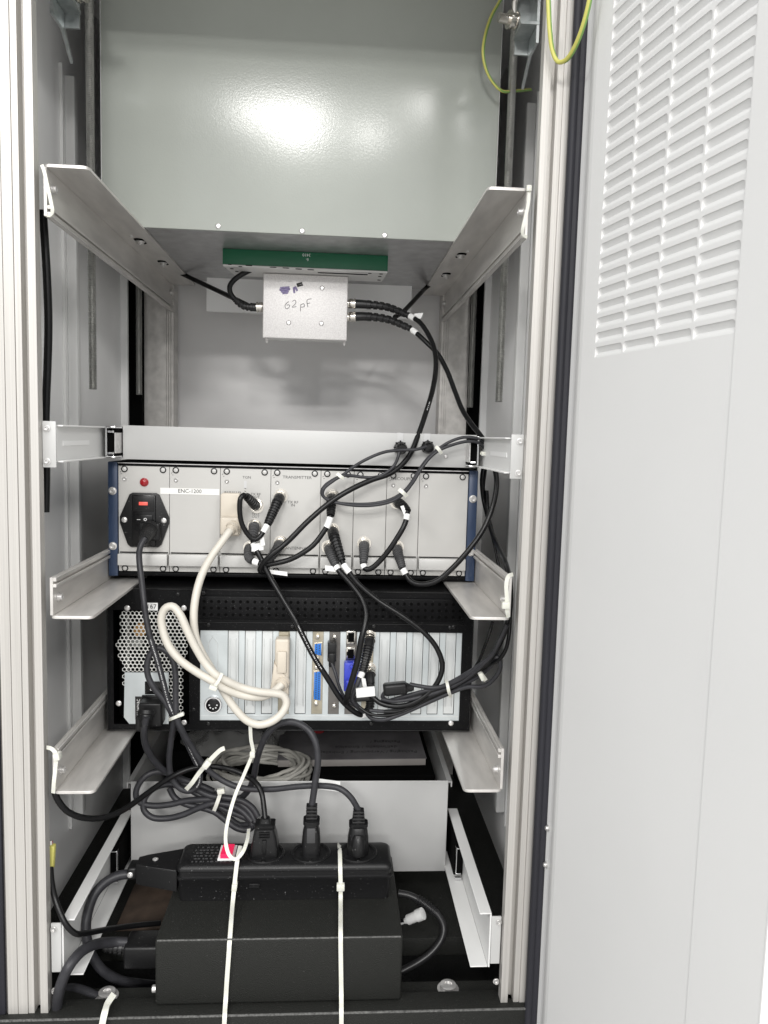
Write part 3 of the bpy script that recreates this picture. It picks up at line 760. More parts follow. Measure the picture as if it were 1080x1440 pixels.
for j in range(rows_):
    for i in range(cols_):
        hx = gx0 + i * pit + (pit / 2 if j % 2 else 0); hz = gz1 - j * rh
        if not inside(hx, hz, poly) or inside(hx, hz, plate): continue
        ro = pit / math.sqrt(3); ri = ro * 0.80
        oa = [b.bm.verts.new((hx + ro * math.cos(math.radians(30 + 60 * k)), YP + 1.2, hz + ro * math.sin(math.radians(30 + 60 * k)))) for k in range(6)]
        ia = [b.bm.verts.new((hx + ri * math.cos(math.radians(30 + 60 * k)), YP + 1.2, hz + ri * math.sin(math.radians(30 + 60 * k)))) for k in range(6)]
        ib = [b.bm.verts.new((v.co.x, YP + 2.4, v.co.z)) for v in ia]
        for k in range(6):
            b.bm.faces.new((oa[k], oa[(k + 1) % 6], ia[(k + 1) % 6], ia[k])); b.bm.faces.new((ia[k], ia[(k + 1) % 6], ib[(k + 1) % 6], ib[k]))
b2 = MB(); b2.prism([(x - 0, z) for x, z in plate], 1.2, face_at(0, YP + 1.8, 0), 0.2)
psu = part("power_supply", b2, "galvanised", pc)
part("grille", b, "grille_steel", psu, ang=20)
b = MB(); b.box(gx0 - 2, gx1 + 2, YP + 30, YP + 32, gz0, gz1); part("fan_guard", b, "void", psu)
b = MB(); q = (-183.4, 152, -68.6); b.lathe([(0, 8), (14, 8), (15, 5)], (q[0], YP + 26, q[2]), (0, -1, 0), 16); part("coil", b, "orange_coil", psu)
b = MB(); q = (-188.5, 152, -84.3); b.box(q[0] - 9, q[0] + 7, YP + 14, YP + 22, q[2] - 5, q[2] + 4, 1); q = (-187.5, 152, -60); b.box(q[0] - 10, q[0] - 8, YP + 6, YP + 12, q[2] - 60, q[2] + 10); part("heat_sink", b, "inside_metal", psu)
q0 = (-174.5, 152, -127.8); q1 = (-151, 152, -143.4)
b = MB(); b.box(q0[0], q1[0], YP - 1.6, YP + 0.5, q1[2], q0[2], 0.6); sw = part("rocker_switch", b, "black_gloss", psu)
q = (-166.9, 152, -137.4); text("lettering", "o", (q[0], YP - 1.8, q[2] + 0.4), 6, "white_ink", psu)
q0 = (-177.9, 152, -144.5); q1 = (-151.9, 152, -177)
b = MB(); b.box(q0[0], q1[0], YP - 2.4, YP + 0.5, q1[2], q0[2], 0.8); part("inlet", b, "black_gloss", psu)
q0 = (-186.3, 152, -146.7); q1 = (-178, 152, -175.3)
b = MB(); b.box(q0[0], q1[0] - 0.3, YP + 0.1, YP + 0.5, q1[2], q0[2]); lb = part("voltage_label", b, "black_gloss", psu)
text("lettering", "100-240VAC", ((q0[0] + q1[0]) / 2, YP, (q0[2] + q1[2]) / 2), 5.4, "white_ink", psu, FACE.to_4x4() @ Matrix.Rotation(math.radians(90), 4, 'Z'), squeeze=0.78)
q0 = (-173.8, 152, -31.9); q1 = (-159.3, 152, -41.2)
b = MB(); b.box(q0[0], q1[0], YP - 0.5, YP - 0.1, q1[2], q0[2]); nl = part("number_label", b, "white_label", pc)
text("lettering", "167", ((q0[0] + q1[0]) / 2, YP - 0.6, (q0[2] + q1[2]) / 2), 7.6, "ink", nl, squeeze=1.05)
# slot panel: rails between the expansion slots
sp = MB()
SL0 = -77.0; SLP = 20.32; SLW = 13.4; slz0, slz1 = -168.5, -65.5
yp = YP + 1.6
sp.box(sx0 - 1, SL0, yp, yp + 1.2, sz0 - 1, sz1 + 1); sp.box(SL0, sx1 + 1, yp, yp + 1.2, sz0 - 1, slz0)
for k in range(14):
    xa = SL0 + k * SLP + SLW; xb = SL0 + (k + 1) * SLP if k < 13 else sx1 + 1
    sp.box(xa, xb, yp, yp + 1.2, slz0, sz1 + 1)
slot_panel = part("slot_panel", sp, "galvanised", pc)
b = MB(); b.box(sx0 + 1, sx1 - 1, yp - 0.5, yp - 0.05, sz0 + 5.0, sz0 + 6.0); part("panel_crease", b, "galvanised_light", slot_panel)
# pressed outline of an unused opening at the left, and a round DIN socket
q = (-94.6, 152, -102.6)
b = MB(); oy = yp - 0.25
for pts in ([(-99.6, 152, -122), (-99.8, 152, -81.7), (-97.3, 152, -76.4), (-94.8, 152, -72), (-92.2, 152, -76.4), (-88.8, 152, -81.6), (-88.6, 152, -120.2)],):
    b.tube([(a[0], oy, a[2]) for a in pts], 0.45, 6)
part("knockout", b, "galvanised_light", slot_panel)
q = (-93.5, 152, -156.4)
b = MB(); b.lathe([(0, 10.5), (3, 10.5), (3.6, 10), (3.6, 8.6), (1, 8.4)], (q[0], yp, q[2]), (0, -1, 0), 24); din = part("round_socket", b, "chrome", slot_panel)
b = MB(); b.lathe([(0, 8.2), (2.6, 8.2), (3, 7.6)], (q[0], yp, q[2]), (0, -1, 0), 24); part("insert", b, "black_gloss", slot_panel)
b = MB()
for k in range(5):
    a = math.radians(180 + 45 * k); b.lathe([(0, 1.0), (0.4, 1.0)], (q[0] + 4.6 * math.cos(a), yp - 3.05, q[2] + 4.6 * math.sin(a)), (0, -1, 0), 8)
part("pin", b, "chrome", slot_panel)
# slot covers
def blank_cover():
    b = MB(); h = slz1 - slz0
    b.box(0.65, SLW - 0.65, 0, 1.0, 0.6, h)
    b.box(2.2, 3.2, -0.8, -0.02, 10, h - 9, 0.3, 1); b.box(SLW - 3.6, SLW - 2.6, -0.8, -0.02, 10, h - 9, 0.3, 1)
    b.box(3.8, SLW - 4.2, -0.35, -0.02, 12, h - 11, 0.15, 1)
    return shared(b, "galvanised_light", "slot_cover")
BC = blank_cover()
used = {3: "bracket_brass", 5: "bracket_brass", 6: "bracket_dark", 7: "bracket_dark", 8: "bracket_brass"}
br = {}
for k in range(14):
    xk = SL0 + k * SLP
    if k in used:
        b = MB(); b.box(xk + 0.25, xk + SLW - 0.25, yp + 0.6, yp + 1.6, slz0 + 0.3, slz1); br[k] = part("slot_bracket", b, used[k], pc)
    else: inst("slot_cover", BC, slot_panel, (xk, yp + 1.5, slz0))
def dsub(parent, q0, q1, cols2, mname="connector_blue"):
    (xa, _, za), (xb, _, zb) = q0, q1
    b = MB(); b.prism([(xa - 0.8, zb + 1), (xb + 0.8, zb - 0.4), (xb + 0.8, za + 0.4), (xa - 0.8, za - 1)], 2.2, face_at(0, yp + 0.5, 0), 0.5); part("shell", b, "nickel", parent)
    b = MB(); b.prism([(xa, zb + 1.6), (xb, zb + 0.4), (xb, za - 0.4), (xa, za - 1.6)], 3.2, face_at(0, yp + 0.5, 0), 0.4); part("insert", b, mname, parent)
    b = MB(); n = cols2
    for i, xx in enumerate((xa + (xb - xa) * 0.3, xa + (xb - xa) * 0.72)):
        for j in range(n - i):
            zz = zb + (za - zb) * (j + 0.7 + 0.5 * i) / (n + 0.4)
            b.lathe([(0, 0.75), (0.3, 0.75)], (xx, yp - 2.75, zz), (0, -1, 0), 6)
    part("contact", b, "ink", parent, kind="stuff")
dsub(br[5], (27.3, 152, -78.7), (35.3, 152, -94.5), 5)
dsub(br[5], (27.5, 152, -113.6), (35.5, 152, -150.5), 13)
for q in ((30.6, 152, -71.6), (30.4, 152, -155), (30, 152, -109.6), (51.2, 152, -71.4), (52.6, 152, -157.6), (30.7, 152, -99)):
    b = MB(); b.lathe([(0, 2.6), (3, 2.6), (3.4, 2.0)], (q[0], yp + 0.5, q[2]), (0, -1, 0), 6); part("stud", b, "nickel", br[5] if q[0] < 40 else br[6])
for q in ((71.4, 152, -71.2), (71.5, 152, -91.6)):
    b = MB(); b.box(q[0] - 6, q[0] + 5, yp - 2.0, yp + 0.5, q[2] - 8.5, q[2] + 7.5, 0.4); part("network_socket", b, "nickel", br[7])
    b = MB(); b.box(q[0] - 4.0, q[0] + 3.6, yp - 2.3, yp - 1.9, q[2] - 6, q[2] + 5.4, 0.1, 1); b.box(q[0] - 5.4, q[0] - 4.1, yp - 2.3, yp - 1.9, q[2] - 2.5, q[2] + 2.5); part("opening", b, "void", br[7])
for q, nm in (((93.8, 152, -68.3), "adc1"), ((94.9, 152, -110), "adc2")):
    jack((q[0], yp + 0.5, q[2]), br[8], r=6.2); JP[nm] = V((q[0], yp + 0.5, q[2]))

# ================================================================ COAXIAL CABLES
def boot(parent, pts, m, r0=6.6, r1=4.0, ridges=9, metal=9.0, start=2.0, collar=True):
    path = smooth_path(pts, 0.55); L = plen(path)
    if metal:
        p0, t0 = along(path, start)
        b = MB(); b.lathe([(0, 6.6), (1, 7.0), (metal * 0.55, 7.0), (metal * 0.55, 6.2), (metal * 0.75, 6.2), (metal * 0.75, 7.2), (metal, 7.2), (metal, 6)], p0, t0, 18)
        part("plug", b, "nickel", parent)
    d0 = start + metal * 0.8; out = []; rs = []; acc = 0; prev = path[0]
    for p_ in path:
        acc += (p_ - prev).length; prev = p_
        if acc < d0: continue
        u = (acc - d0) / max(L - d0, 1e-6)
        r = r0 + (r1 - r0) * u
        if 0.22 < u < 0.97:
            ph = (u - 0.22) / 0.75 * ridges
            r *= 1.06 if (ph % 1.0) < 0.62 else 0.86
        out.append(p_); rs.append(r)
    b = MB(); b.tube(out, rs, 14); part("boot", b, m, parent, ang=25)
def sleeve(parent, path, d0, d1, r, m="white_label"):
    n = 8; pts = [along(path, d0 + (d1 - d0) * i / n)[0] for i in range(n + 1)]
    b = MB(); b.tube(pts, r, 12); return part("label_sleeve", b, m, parent)
def flag(parent, p, u, v, w, h):
    """paper flag label: corner p, direction u (length w), v (height h)"""
    u = V(u).normalized(); v = V(v).normalized(); n = u.cross(v)
    p = V(p); b = MB(); q = [p, p + u * w, p + u * w + v * h, p + v * h]
    vs0 = [b.bm.verts.new(x) for x in q]; vs1 = [b.bm.verts.new(x + n * 0.3) for x in q]
    b.bm.faces.new(vs0); b.bm.faces.new(list(reversed(vs1)))
    for i in range(4): b.bm.faces.new((vs0[i], vs0[(i + 1) % 4], vs1[(i + 1) % 4], vs1[i]))
    return part("label_flag", b, "white_label", parent)
def cable(name, label, cat, pts, r, m, group, step=3.0, seg=12):
    path = smooth_path(pts, step)
    lo = min(path, key=lambda p_: p_.z)
    t = thing(name, label, cat, (lo.x, lo.y, lo.z - r), group)
    b = MB(); b.tube(path, r, seg); part("jacket", b, m, t)
    t_path[t.name] = path
    return t, path
t_path = {}
def print_marks(parent, path, d0, d1, r):
    """tiny white printing along the side of a jacket that faces the opening"""
    b = MB(); d = d0; view = Vector((0.1, -1, 0.25))
    while d < d1:
        p_, t_ = along(path, d); n_ = (view - t_ * view.dot(t_)).normalized(); s_ = t_.cross(n_); c_ = p_ + n_ * (r - 0.02)
        w = random.uniform(0.5, 1.2)
        vs = [b.bm.verts.new(c_ + t_ * a + s_ * e + n_ * h) for h in (0, 0.18) for a, e in ((0, -0.55), (w, -0.55), (w, 0.55), (0, 0.55))]
        for f in ((0, 1, 2, 3), (4, 5, 6, 7), (0, 1, 5, 4), (1, 2, 6, 5), (2, 3, 7, 6), (3, 0, 4, 7)): b.bm.faces.new([vs[i] for i in f])
        d += w + random.choice((0.6, 0.6, 0.9, 1.8))
    part("printing", b, "tape_grey", parent, kind="stuff")
COAX = "black coaxial cables"

# 1 capacitor box upper plug -> antenna plug
ba = [V((60.8, 347, 357.4)), V((83.8, 345, 357)), V((116.7, 338, 353.2)), V((145.6, 322, 340.1))]
bb = [JP["ant"], V((-19.5, 168, 34.6)), V((-28.8, 158, 21.3)), V((-33.3, 153, 13.4))]
t, pth = cable("coaxial_cable", "thick black coax sweeping from the box's upper plug down to the ANTENNA socket", "cable",
    [ba[-1]] + [(151, 315, 336.3), (159, 305, 329.4), (168.4, 290, 313.4), (175.2, 270, 292.4), (176.3, 250, 268.3), (170.4, 225, 236.2), (159.3, 200, 203.5), (148.4, 182, 174.9), (135.6, 168, 148), (116.5, 160, 129.8), (89.1, 155, 119.2), (65.5, 150, 107.9), (43.9, 148, 94), (18.4, 144, 71.9), (-6.8, 140, 45.7), (-26.4, 138, 28.8), (-36.6, 142, 17), (-38.6, 147, 9.2), (-34.8, 152, 7.5)] + [bb[-1]], 3.3, "cable_black", COAX)
boot(t, ba, "boot_black", 6.4, 4.4, 7); boot(t, bb, "boot_grey", 6.4, 4.4); print_marks(t, pth, 178, 192, 3.3)
sleeve(t, pth, 3, 13, 4.3); flag(t, (152.7, 314, 342), (1, 0, 0.12), (-0.35, 0, -1), 12, 8)
flag(t, (-33.9, 150, 11.3), (1, 0, -0.12), (0.1, 0, -1), 27, 5)
# 2 capacitor box lower plug -> decoupler lower plug
ba = [V((61.2, 347, 338.7)), V((84.2, 345, 340.3)), V((117, 336, 336.2)), V((148, 320, 322.4))]
bb = [JP["m7b"], V((126, 168, 32)), V((128.8, 156, 22.5)), V((131, 150, 14.9))]
t, pth = cable("coaxial_cable", "thick black coax from the box's lower plug looping round the right edge to the decoupler", "cable",
    [ba[-1]] + [(155.2, 312, 315.8), (169.1, 300, 301.4), (182.9, 290, 286.4), (194.2, 275, 263.6), (203.7, 255, 233.5), (210.7, 235, 209.8), (219, 215, 192.3), (229.5, 195, 175.4), (236.9, 175, 158.3), (239.8, 160, 140.6), (241.4, 150, 123.1), (237.7, 142, 99.7), (226.6, 136, 69.4), (209, 132, 43.2), (187.8, 132, 18.1), (170.8, 134, 2.9), (152.7, 138, -2.4), (140.4, 144, 0.5)] + [bb[-1]], 3.3, "cable_black", COAX)
boot(t, ba, "boot_black", 6.4, 4.4, 7); boot(t, bb, "boot_grey", 6.6, 4.4)
sleeve(t, pth, 4, 15, 4.0); L = plen(pth); sleeve(t, pth, L - 8, L - 1, 4.2)
# 3 short loop TX RF OUT -> TX RF IN
ba = [JP["test"], V((-48.8, 165, 87.9)), V((-52, 155, 93)), V((-55.7, 146, 97.8))]
bb = [JP["txin"], V((-20.3, 168, 91.7)), V((-26.1, 158, 77.1)), V((-30.8, 150, 65.1))]
t, pth = cable("coaxial_cable", "short black coax loop from TX RF OUT to TX RF IN", "cable",
    [ba[-1]] + [(-58, 141, 99.9), (-61.3, 138, 96.7), (-62.4, 138, 82.6), (-60, 140, 66.5), (-52.7, 142, 53), (-45.3, 143, 47.1), (-38.9, 145, 51.2), (-34.2, 147, 58.7)] + [bb[-1]], 3.0, "cable_black", COAX)
boot(t, ba, "boot_black", 6.6, 4.6, 6, metal=8); boot(t, bb, "boot_black", 6.8, 4.8)
L = plen(pth); sleeve(t, pth, L - 11, L - 1.5, 3.7); flag(t, (-35.7, 146, 56.2), (0.15, 0, -1), (-0.9, 0, -0.2), 16, 5)
# 4 test socket -> computer lower plug (long diagonal)
ba = [JP["test2"], V((-48.8, 168, 57.5)), V((-48.8, 160, 52.5)), V((-48.9, 154, 47.3))]
bb = [JP["adc2"], V((94.7, 143, -117.8)), V((94.7, 134, -135.1)), V((95, 131, -150.7)), V((90, 130, -160))]
t, pth = cable("coaxial_cable", "thick black coax running diagonally from the subrack down to the computer's lower plug", "cable",
    [ba[-1]] + [(-47, 152, 40.7), (-41.5, 149, 30.2), (-35.4, 147, 18.7), (-26.2, 140, 3), (-11.2, 132, -19.8), (3.7, 124, -42.3), (15.8, 120, -64.9), (27.9, 118, -87.1), (43.3, 116, -110.3), (60.5, 116, -136.8), (75.1, 120, -152), (83.9, 126, -158.5)] + [bb[-1]], 3.3, "cable_black", COAX)
boot(t, ba, "boot_grey", 6.8, 5.0, 5, metal=7); boot(t, bb, "boot_black", 6.2, 4.8, 14); print_marks(t, pth, 118, 175, 3.3)
sleeve(t, pth, 6, 16, 4.2); flag(t, (-49.1, 148, 41.3), (1, 0, 0.15), (0, 0, -1), 14, 9); L = plen(pth); sleeve(t, pth, L - 6, L - 1, 4.1)
# 5 third test plug -> fifth panel top plug
ba = [JP["test3"], V((-54.2, 165, 29.2)), V((-53.3, 158, 23.4)), V((-48.4, 152, 20.2))]
bb = [JP["m5a"], V((43.8, 166, 92.5)), V((43.6, 158, 83.7)), V((43.4, 152, 76.6))]
t, pth = cable("coaxial_cable", "black coax swinging from the fifth panel's top plug to the TRANSMITTER's left neighbour", "cable",
    [ba[-1]] + [(-42.3, 149, 19.1), (-32.8, 147, 17), (-20.2, 146, 19.1), (-4.4, 146, 23.6), (10.6, 146, 31.6), (23.9, 147, 41.9), (35.3, 149, 57.2), (40.2, 150, 65.7)] + [bb[-1]], 3.2, "cable_black", COAX)
boot(t, ba, "boot_grey", 6.8, 4.6, 8, metal=6); boot(t, bb, "boot_black", 6.6, 4.8, 6)
L = plen(pth); sleeve(t, pth, L - 15, L - 2, 4.0); sleeve(t, pth, 2, 9, 4.2)
# 6 fifth panel middle plug -> computer side (ends by the pale label)
ba = [JP["m5b"], V((47.3, 167, 51.7)), V((52.7, 155, 37.8)), V((58, 146, 23.8))]
t, pth = cable("coaxial_cable", "black coax from the fifth panel's middle plug making a wide loop over the slot covers", "cable",
    [ba[-1]] + [(60.6, 142, 18.6), (67.5, 138, 10), (76.9, 132, -0.7), (99.4, 122, -17.8), (130.2, 114, -35.9), (155.3, 110, -54), (170.6, 107, -72.5), (176.7, 104, -91.9), (171.2, 102, -110.8), (159.2, 102, -125.4), (140.7, 104, -137.3), (121, 107, -141), (105.3, 110, -137.9), (97, 113, -132.1), (91.3, 118, -129.6)], 3.1, "cable_black", COAX)
boot(t, ba, "boot_black", 7.2, 4.6, 8); sleeve(t, pth, 6, 18, 3.9); L = plen(pth)
b = MB(); b.box(-11, 11, -2.2, 2.2, -5.5, 5.5, 0.6, mtx=Matrix.Translation((88.4, 112, -125.8)) @ Matrix.Rotation(math.radians(-6), 4, 'Y')); part("label_sleeve", b, "white_label", t)
b = MB(); b.box(-10, 9, -3, 3, -3.5, 3.5, 2.5, 3, mtx=Matrix.Translation((86.3, 116, -134.9)) @ Matrix.Rotation(math.radians(-4), 4, 'Y')); part("moulded_end", b, "boot_black", t)
# 7 fifth panel lower plug -> computer
ba = [JP["m5c"], V((43.4, 168, 31.4)), V((47, 158, 23.4)), V((51.4, 151, 16))]
t, pth = cable("coaxial_cable", "thick black coax dropping from the fifth panel's lowest plug to the blue video plug", "cable",
    [ba[-1]] + [(55.8, 146, 10.1), (64.4, 140, 1.9), (74.5, 132, -8.4), (82.9, 124, -19.3), (87.1, 116, -32.6), (85.5, 110, -46.3), (81.6, 106, -62.1), (78, 104, -85.1), (72.8, 104, -106.2), (67.6, 108, -127.9), (65.5, 114, -139.5)], 3.6, "cable_black", COAX)
boot(t, ba, "boot_grey", 6.6, 4.6, 8); sleeve(t, pth, 0.5, 6, 4.3); flag(t, (37.8, 150, 16.8), (1, 0, -0.1), (0.12, 0, -1), 17, 6.5)
# 8 sixth panel -> decoupler top
ba = [JP["m6"], V((84.9, 167, 35.8)), V((84.3, 157, 26.8)), V((83.8, 151, 19.1))]
bb = [JP["m7a"], V((126.9, 168, 91.5)), V((131.3, 158, 88.2)), V((134.9, 150, 83.9))]
t, pth = cable("coaxial_cable", "short black coax between the sixth panel's plug and the DECOUPLER's top plug", "cable",
    [ba[-1]] + [(84.7, 149, 15.2), (88.1, 147, 13), (94.7, 145, 16), (103.8, 144, 25), (114.4, 143, 39), (124.1, 143, 54.6), (130.6, 144, 66.5), (134, 147, 76.5)] + [bb[-1]], 3.3, "cable_black", COAX)
boot(t, ba, "boot_grey", 6.8, 4.4, 8); boot(t, bb, "boot_black", 6.6, 4.8, 5)
sleeve(t, pth, 0.5, 5.5, 4.0); L = plen(pth); sleeve(t, pth, L - 11, L - 4, 4.0); flag(t, (126, 148, 89.9), (0.45, 0, -1), (1, 0, 0.3), 17, 4)
# 9 computer upper plug, short tail
ba = [JP["adc1"], V((92.7, 141, -76.8)), V((89.2, 131, -90.5)), V((85.1, 125, -106))]
t, pth = cable("coaxial_cable", "short black coax tail on the computer's upper ribbed plug", "cable",
    [ba[-1]] + [(82.6, 122, -110.2), (79.3, 119, -117), (75.3, 118, -127), (73.1, 120, -136.4), (80.2, 124, -148.2), (88.1, 127, -155.4)], 3.1, "cord_grey", COAX)
boot(t, ba, "boot_black", 6.4, 5.0, 10); sleeve(t, pth, 1, 8, 3.9); flag(t, (83.3, 119, -111), (0.2, 0, -1), (1, 0, -0.2), 15, 5)
# 10, 11 short cables left and right behind the capacitor box
ba = [V((-55.6, 347, 348)), V((-72.4, 347, 347.4)), V((-85, 345, 348.5)), V((-96.3, 340, 355.9))]
t, pth = cable("coaxial_cable", "black coax curling from the green module into the box's left plug", "cable",
    [ba[-1]] + [(-101.9, 338, 364), (-102.5, 335, 372.1), (-96.4, 332, 380.4), (-85.6, 330, 388), (-74.3, 332, 394.6), (-65, 336, 399.7)], 3.6, "cable_black", COAX)
boot(t, ba, "boot_black", 6.0, 4.2, 5)
cable("coaxial_cable", "black lead running from the left rear rail to the box's left plug", "cable", [(-209.8, 480, 422.2), (-187.2, 470, 410.4), (-158.8, 450, 395.9), (-120.9, 410, 375.3), (-92.1, 370, 358.3), (-78.4, 356, 350.6)], 3.4, "cable_black", COAX)
cable("coaxial_cable", "black lead dropping from the right rear rail behind the box's plugs", "cable", [(204.2, 490, 425), (187.4, 480, 410.2), (172.1, 440, 391.3), (154.5, 400, 368.9), (140.6, 370, 352.3), (128.1, 352, 342)], 3.4, "cable_black", COAX)
for q in ((60.8, 347, 357.4), (61.2, 347, 338.7)): jack((q[0] - 1, q[1], q[2]), cbx, (1, 0, 0), 5.6)
q = (-55.6, 347, 348); jack((q[0] + 1, q[1], q[2]), cbx, (-1, 0, 0), 5.6)

# thin control leads from the drawer glands
THIN = "thin black tray leads"
t, pa_ = cable("thin_lead", "thin black lead from the thin tray's right gland, tied into the hanging loop", "lead",
    [(156.7, 160, 161.5), (143.7, 158, 157.8), (124.1, 158, 156.5), (105.2, 156, 153.5), (84.2, 154, 144.5), (67.5, 154, 133.9), (56.7, 154, 125.2), (45, 154, 119), (35.1, 152, 111.3), (31.8, 152, 103.6), (37, 152, 96.9), (51.5, 150, 92.3), (72.6, 148, 91.3), (93.7, 148, 92.6), (113.1, 148, 97.3), (128.7, 146, 107.1), (138.6, 146, 119.2), (147.4, 146, 134.6), (158.2, 148, 149.1), (170, 150, 159.5), (183.4, 150, 168.3), (199.4, 150, 173.8), (213.1, 150, 173.4), (227, 158, 166.9), (237.4, 172, 153.1), (244.4, 190, 139.5)], 1.9, "cord_grey", THIN)
t, pb_ = cable("thin_lead", "thin black lead from the thin tray's left gland, tied into the hanging loop", "lead",
    [(124.2, 160, 157.3), (122.6, 158, 148.8), (117.8, 158, 137.6), (108.5, 156, 128.9), (95.8, 156, 123.5), (80.5, 156, 123.1), (67.7, 155, 124.6), (56.7, 152, 124.5), (43.4, 151, 116.6), (34.3, 149, 108.1), (33.6, 149, 100.5), (42.2, 149, 94.7), (55.7, 148, 91.7), (75.1, 146, 89.8), (97.9, 146, 91.2), (117.2, 146, 96.7), (129.5, 144, 105.6), (140, 144, 119.3), (149.7, 144, 136.4), (160.5, 146, 150.1), (170.5, 147, 157.9), (184.9, 148, 164.2), (201.8, 148, 168.8), (215.9, 150, 168.4), (225.9, 156, 161.8), (235.8, 172, 148.7), (242.8, 190, 135)], 1.9, "cord_grey", THIN)
t, pc_ = cable("thin_lead", "thin black lead hanging between the subrack's right ear and the side panel", "lead",
    [(230.7, 165, 153.1), (230.7, 180, 139.6), (232.7, 200, 120.8), (237.4, 210, 97.5), (240.8, 200, 78.5), (243, 180, 60), (245.2, 150, 46.4), (244.5, 110, 35.5), (241.6, 70, 25.1), (238.4, 45, 3.2), (236.6, 40, -19.1), (233.2, 45, -37.7), (229.6, 55, -50.7)], 2.2, "cable_black", THIN)
t, pd_ = cable("thin_lead", "second thin black lead disappearing behind the right rail", "lead",
    [(235.6, 190, 134.8), (239, 215, 106.4), (242.8, 210, 79.3), (245.1, 190, 58.8), (247.1, 175, 42.9), (249.3, 165, 26.6), (251.4, 160, 14.2)], 1.9, "cable_black", THIN)

# bundled leads in front of the computer
BND = "black leads bundled at the computer"
def lead(label, s_, r=2.3, m="cord_grey"): return cable("bundled_lead", label, "lead", s_, r, m, BND)
lead("bundled lead with the outermost rounded loop beside the right rail", [(91.4, 124, -156), (96.3, 118, -159.8), (111.1, 112, -159.2), (133.1, 108, -149.9), (157.4, 104, -137.2), (180.8, 96, -123.2), (203.5, 86, -110.4), (220.2, 76, -106.1), (231.1, 68, -93.5), (235.5, 62, -78.5), (231.4, 60, -67.4), (222, 64, -71.1), (206.5, 76, -88), (192, 88, -103.6), (169.2, 98, -115.4), (146.5, 103, -114.7), (139.1, 104, -113.4)], 2.4)
lead("bundled lead passing under the ferrite block", [(107, 112, -134.3), (120.1, 108, -135.4), (132.4, 106, -133.7), (159.3, 102, -126.2), (182.7, 94, -114.9), (202.3, 82, -98.2), (215.5, 66, -78.2), (224.7, 52, -60.3), (229.3, 44, -43.7), (234.9, 38, -24.9)], 2.4)
lead("bundled lead climbing to the subrack rail on the right", [(81.6, 118, -146), (94.2, 114, -153.1), (114.9, 110, -153.3), (135.4, 107, -146.9), (159.6, 103, -132.5), (181.5, 96, -118.9), (198.2, 90, -105), (208.8, 92, -93.8), (217.5, 100, -86.1), (225.6, 110, -72.9), (233.3, 118, -57), (237.8, 122, -42.5)], 1.8, "cable_black")
lead("bundled lead looping inside the tied bunch", [(110.7, 111, -149.4), (127.2, 108, -147.3), (151.6, 105, -135), (175, 97, -121), (194.2, 90, -108.4), (208.7, 82, -95.7), (220.9, 72, -82.5), (230.5, 62, -72.9), (234.5, 56, -66.2), (238.4, 54, -57.5), (241, 54, -44.7), (242.9, 58, -29.8), (244.1, 64, -8.8)], 2.2, "cable_black")
lead("bundled lead leaving the ferrite block on its left side", [(118.5, 104, -118.6), (112.3, 108, -123.4), (108.5, 111, -131.3), (114.5, 111, -135.6), (128.3, 108, -131), (152.7, 104, -122.7), (176.4, 97, -113.4), (195.6, 86, -98.7), (209.7, 76, -85.5), (223.3, 66, -72.5)], 2.4)
lead("thick bundled lead coming down behind the subrack's right rail", [(242.1, 212, 106.6), (243.7, 205, 78), (244.9, 185, 59.4), (245, 145, 44.5), (243.8, 95, 32.1), (242.2, 64, 16.7), (241.5, 54, -2.7), (239.7, 50, -18.3), (235.8, 50, -35.8), (229.6, 54, -54.4), (222.5, 62, -72.1), (212.6, 74, -86.5), (197.4, 86, -101.2), (176.6, 98, -115.4), (155.4, 105, -124.7), (139.2, 108, -131)], 3.0, "cable_black")
lead("bundled lead doubled back beside the thick one", [(94.2, 116, -149.6), (115.8, 112, -148.9), (139.7, 109, -142.5), (163.9, 104, -132), (185.1, 98, -119.6), (202.4, 90, -107.5), (217.3, 80, -94.1), (227.6, 70, -78.6), (231.6, 62, -60.7), (234.8, 58, -45.9), (239.9, 56, -27.7), (244.4, 62, -8.4)], 2.2, "cord_grey")
t = thing("ferrite_block", "black ferrite block clipped round the leads in front of the slot covers", "ferrite", (123.8, 104, -130.5), None)
b = MB(); b.box(-15, 13, -7, 7, -7, 7, 3.5, 3, mtx=Matrix.Translation((123.5, 104, -118.6)) @ Matrix.Rotation(math.radians(-6), 4, 'Y')); part("body", b, "black_plastic", t)
b = MB(); b.lathe([(0, 6.5), (3, 5), (6, 4.6), (9, 3.4)], (135.1, 104, -117.7), (1, 0, 0.03), 12); part("strain_relief", b, "boot_black", t)

# usb plug and video plug on the computer
t, pth = cable("usb_lead", "thin lead with black connector in the computer's dark slot bracket", "lead", [(47.9, 134, -97.8), (51.5, 130, -105.2), (55, 127, -115.5), (58.6, 125, -126.1), (63.9, 124, -136.1), (70.8, 123, -142.7), (81.9, 123, -149.6)], 1.9, "cord_grey", BND)
q = V((48.6, 146, -89.1)); b = MB(); b.box(q.x - 5.5, q.x + 5, 138, 152, q.z - 9, q.z + 14, 1.2); b.box(q.x - 4, q.x + 3.6, 132, 140, q.z - 14, q.z + 3, 1.5); part("plug", b, "black_plastic", t)
vg = thing("video_plug", "bright blue video plug below the computer's network sockets", "plug", (73.8, 152, -135.2))
q = V((72.4, 150, -114.9)); b = MB(); b.box(q.x - 9, q.x + 8, 136, 150, q.z - 19, q.z + 16, 1.5); part("shell", b, "vga_blue", vg)
b = MB(); b.box(q.x - 7, q.x + 6, 126, 135.8, q.z - 17, q.z - 2, 2.5, 3); part("grip", b, "vga_blue", vg)
b = MB()
for s_ in (-1, 1): b.lathe([(0, 2.2), (6, 2.2), (6.5, 1.6)], (q.x - 0.5, 136, q.z - 1.5 + s_ * 14.5), (0, -1, 0), 10)
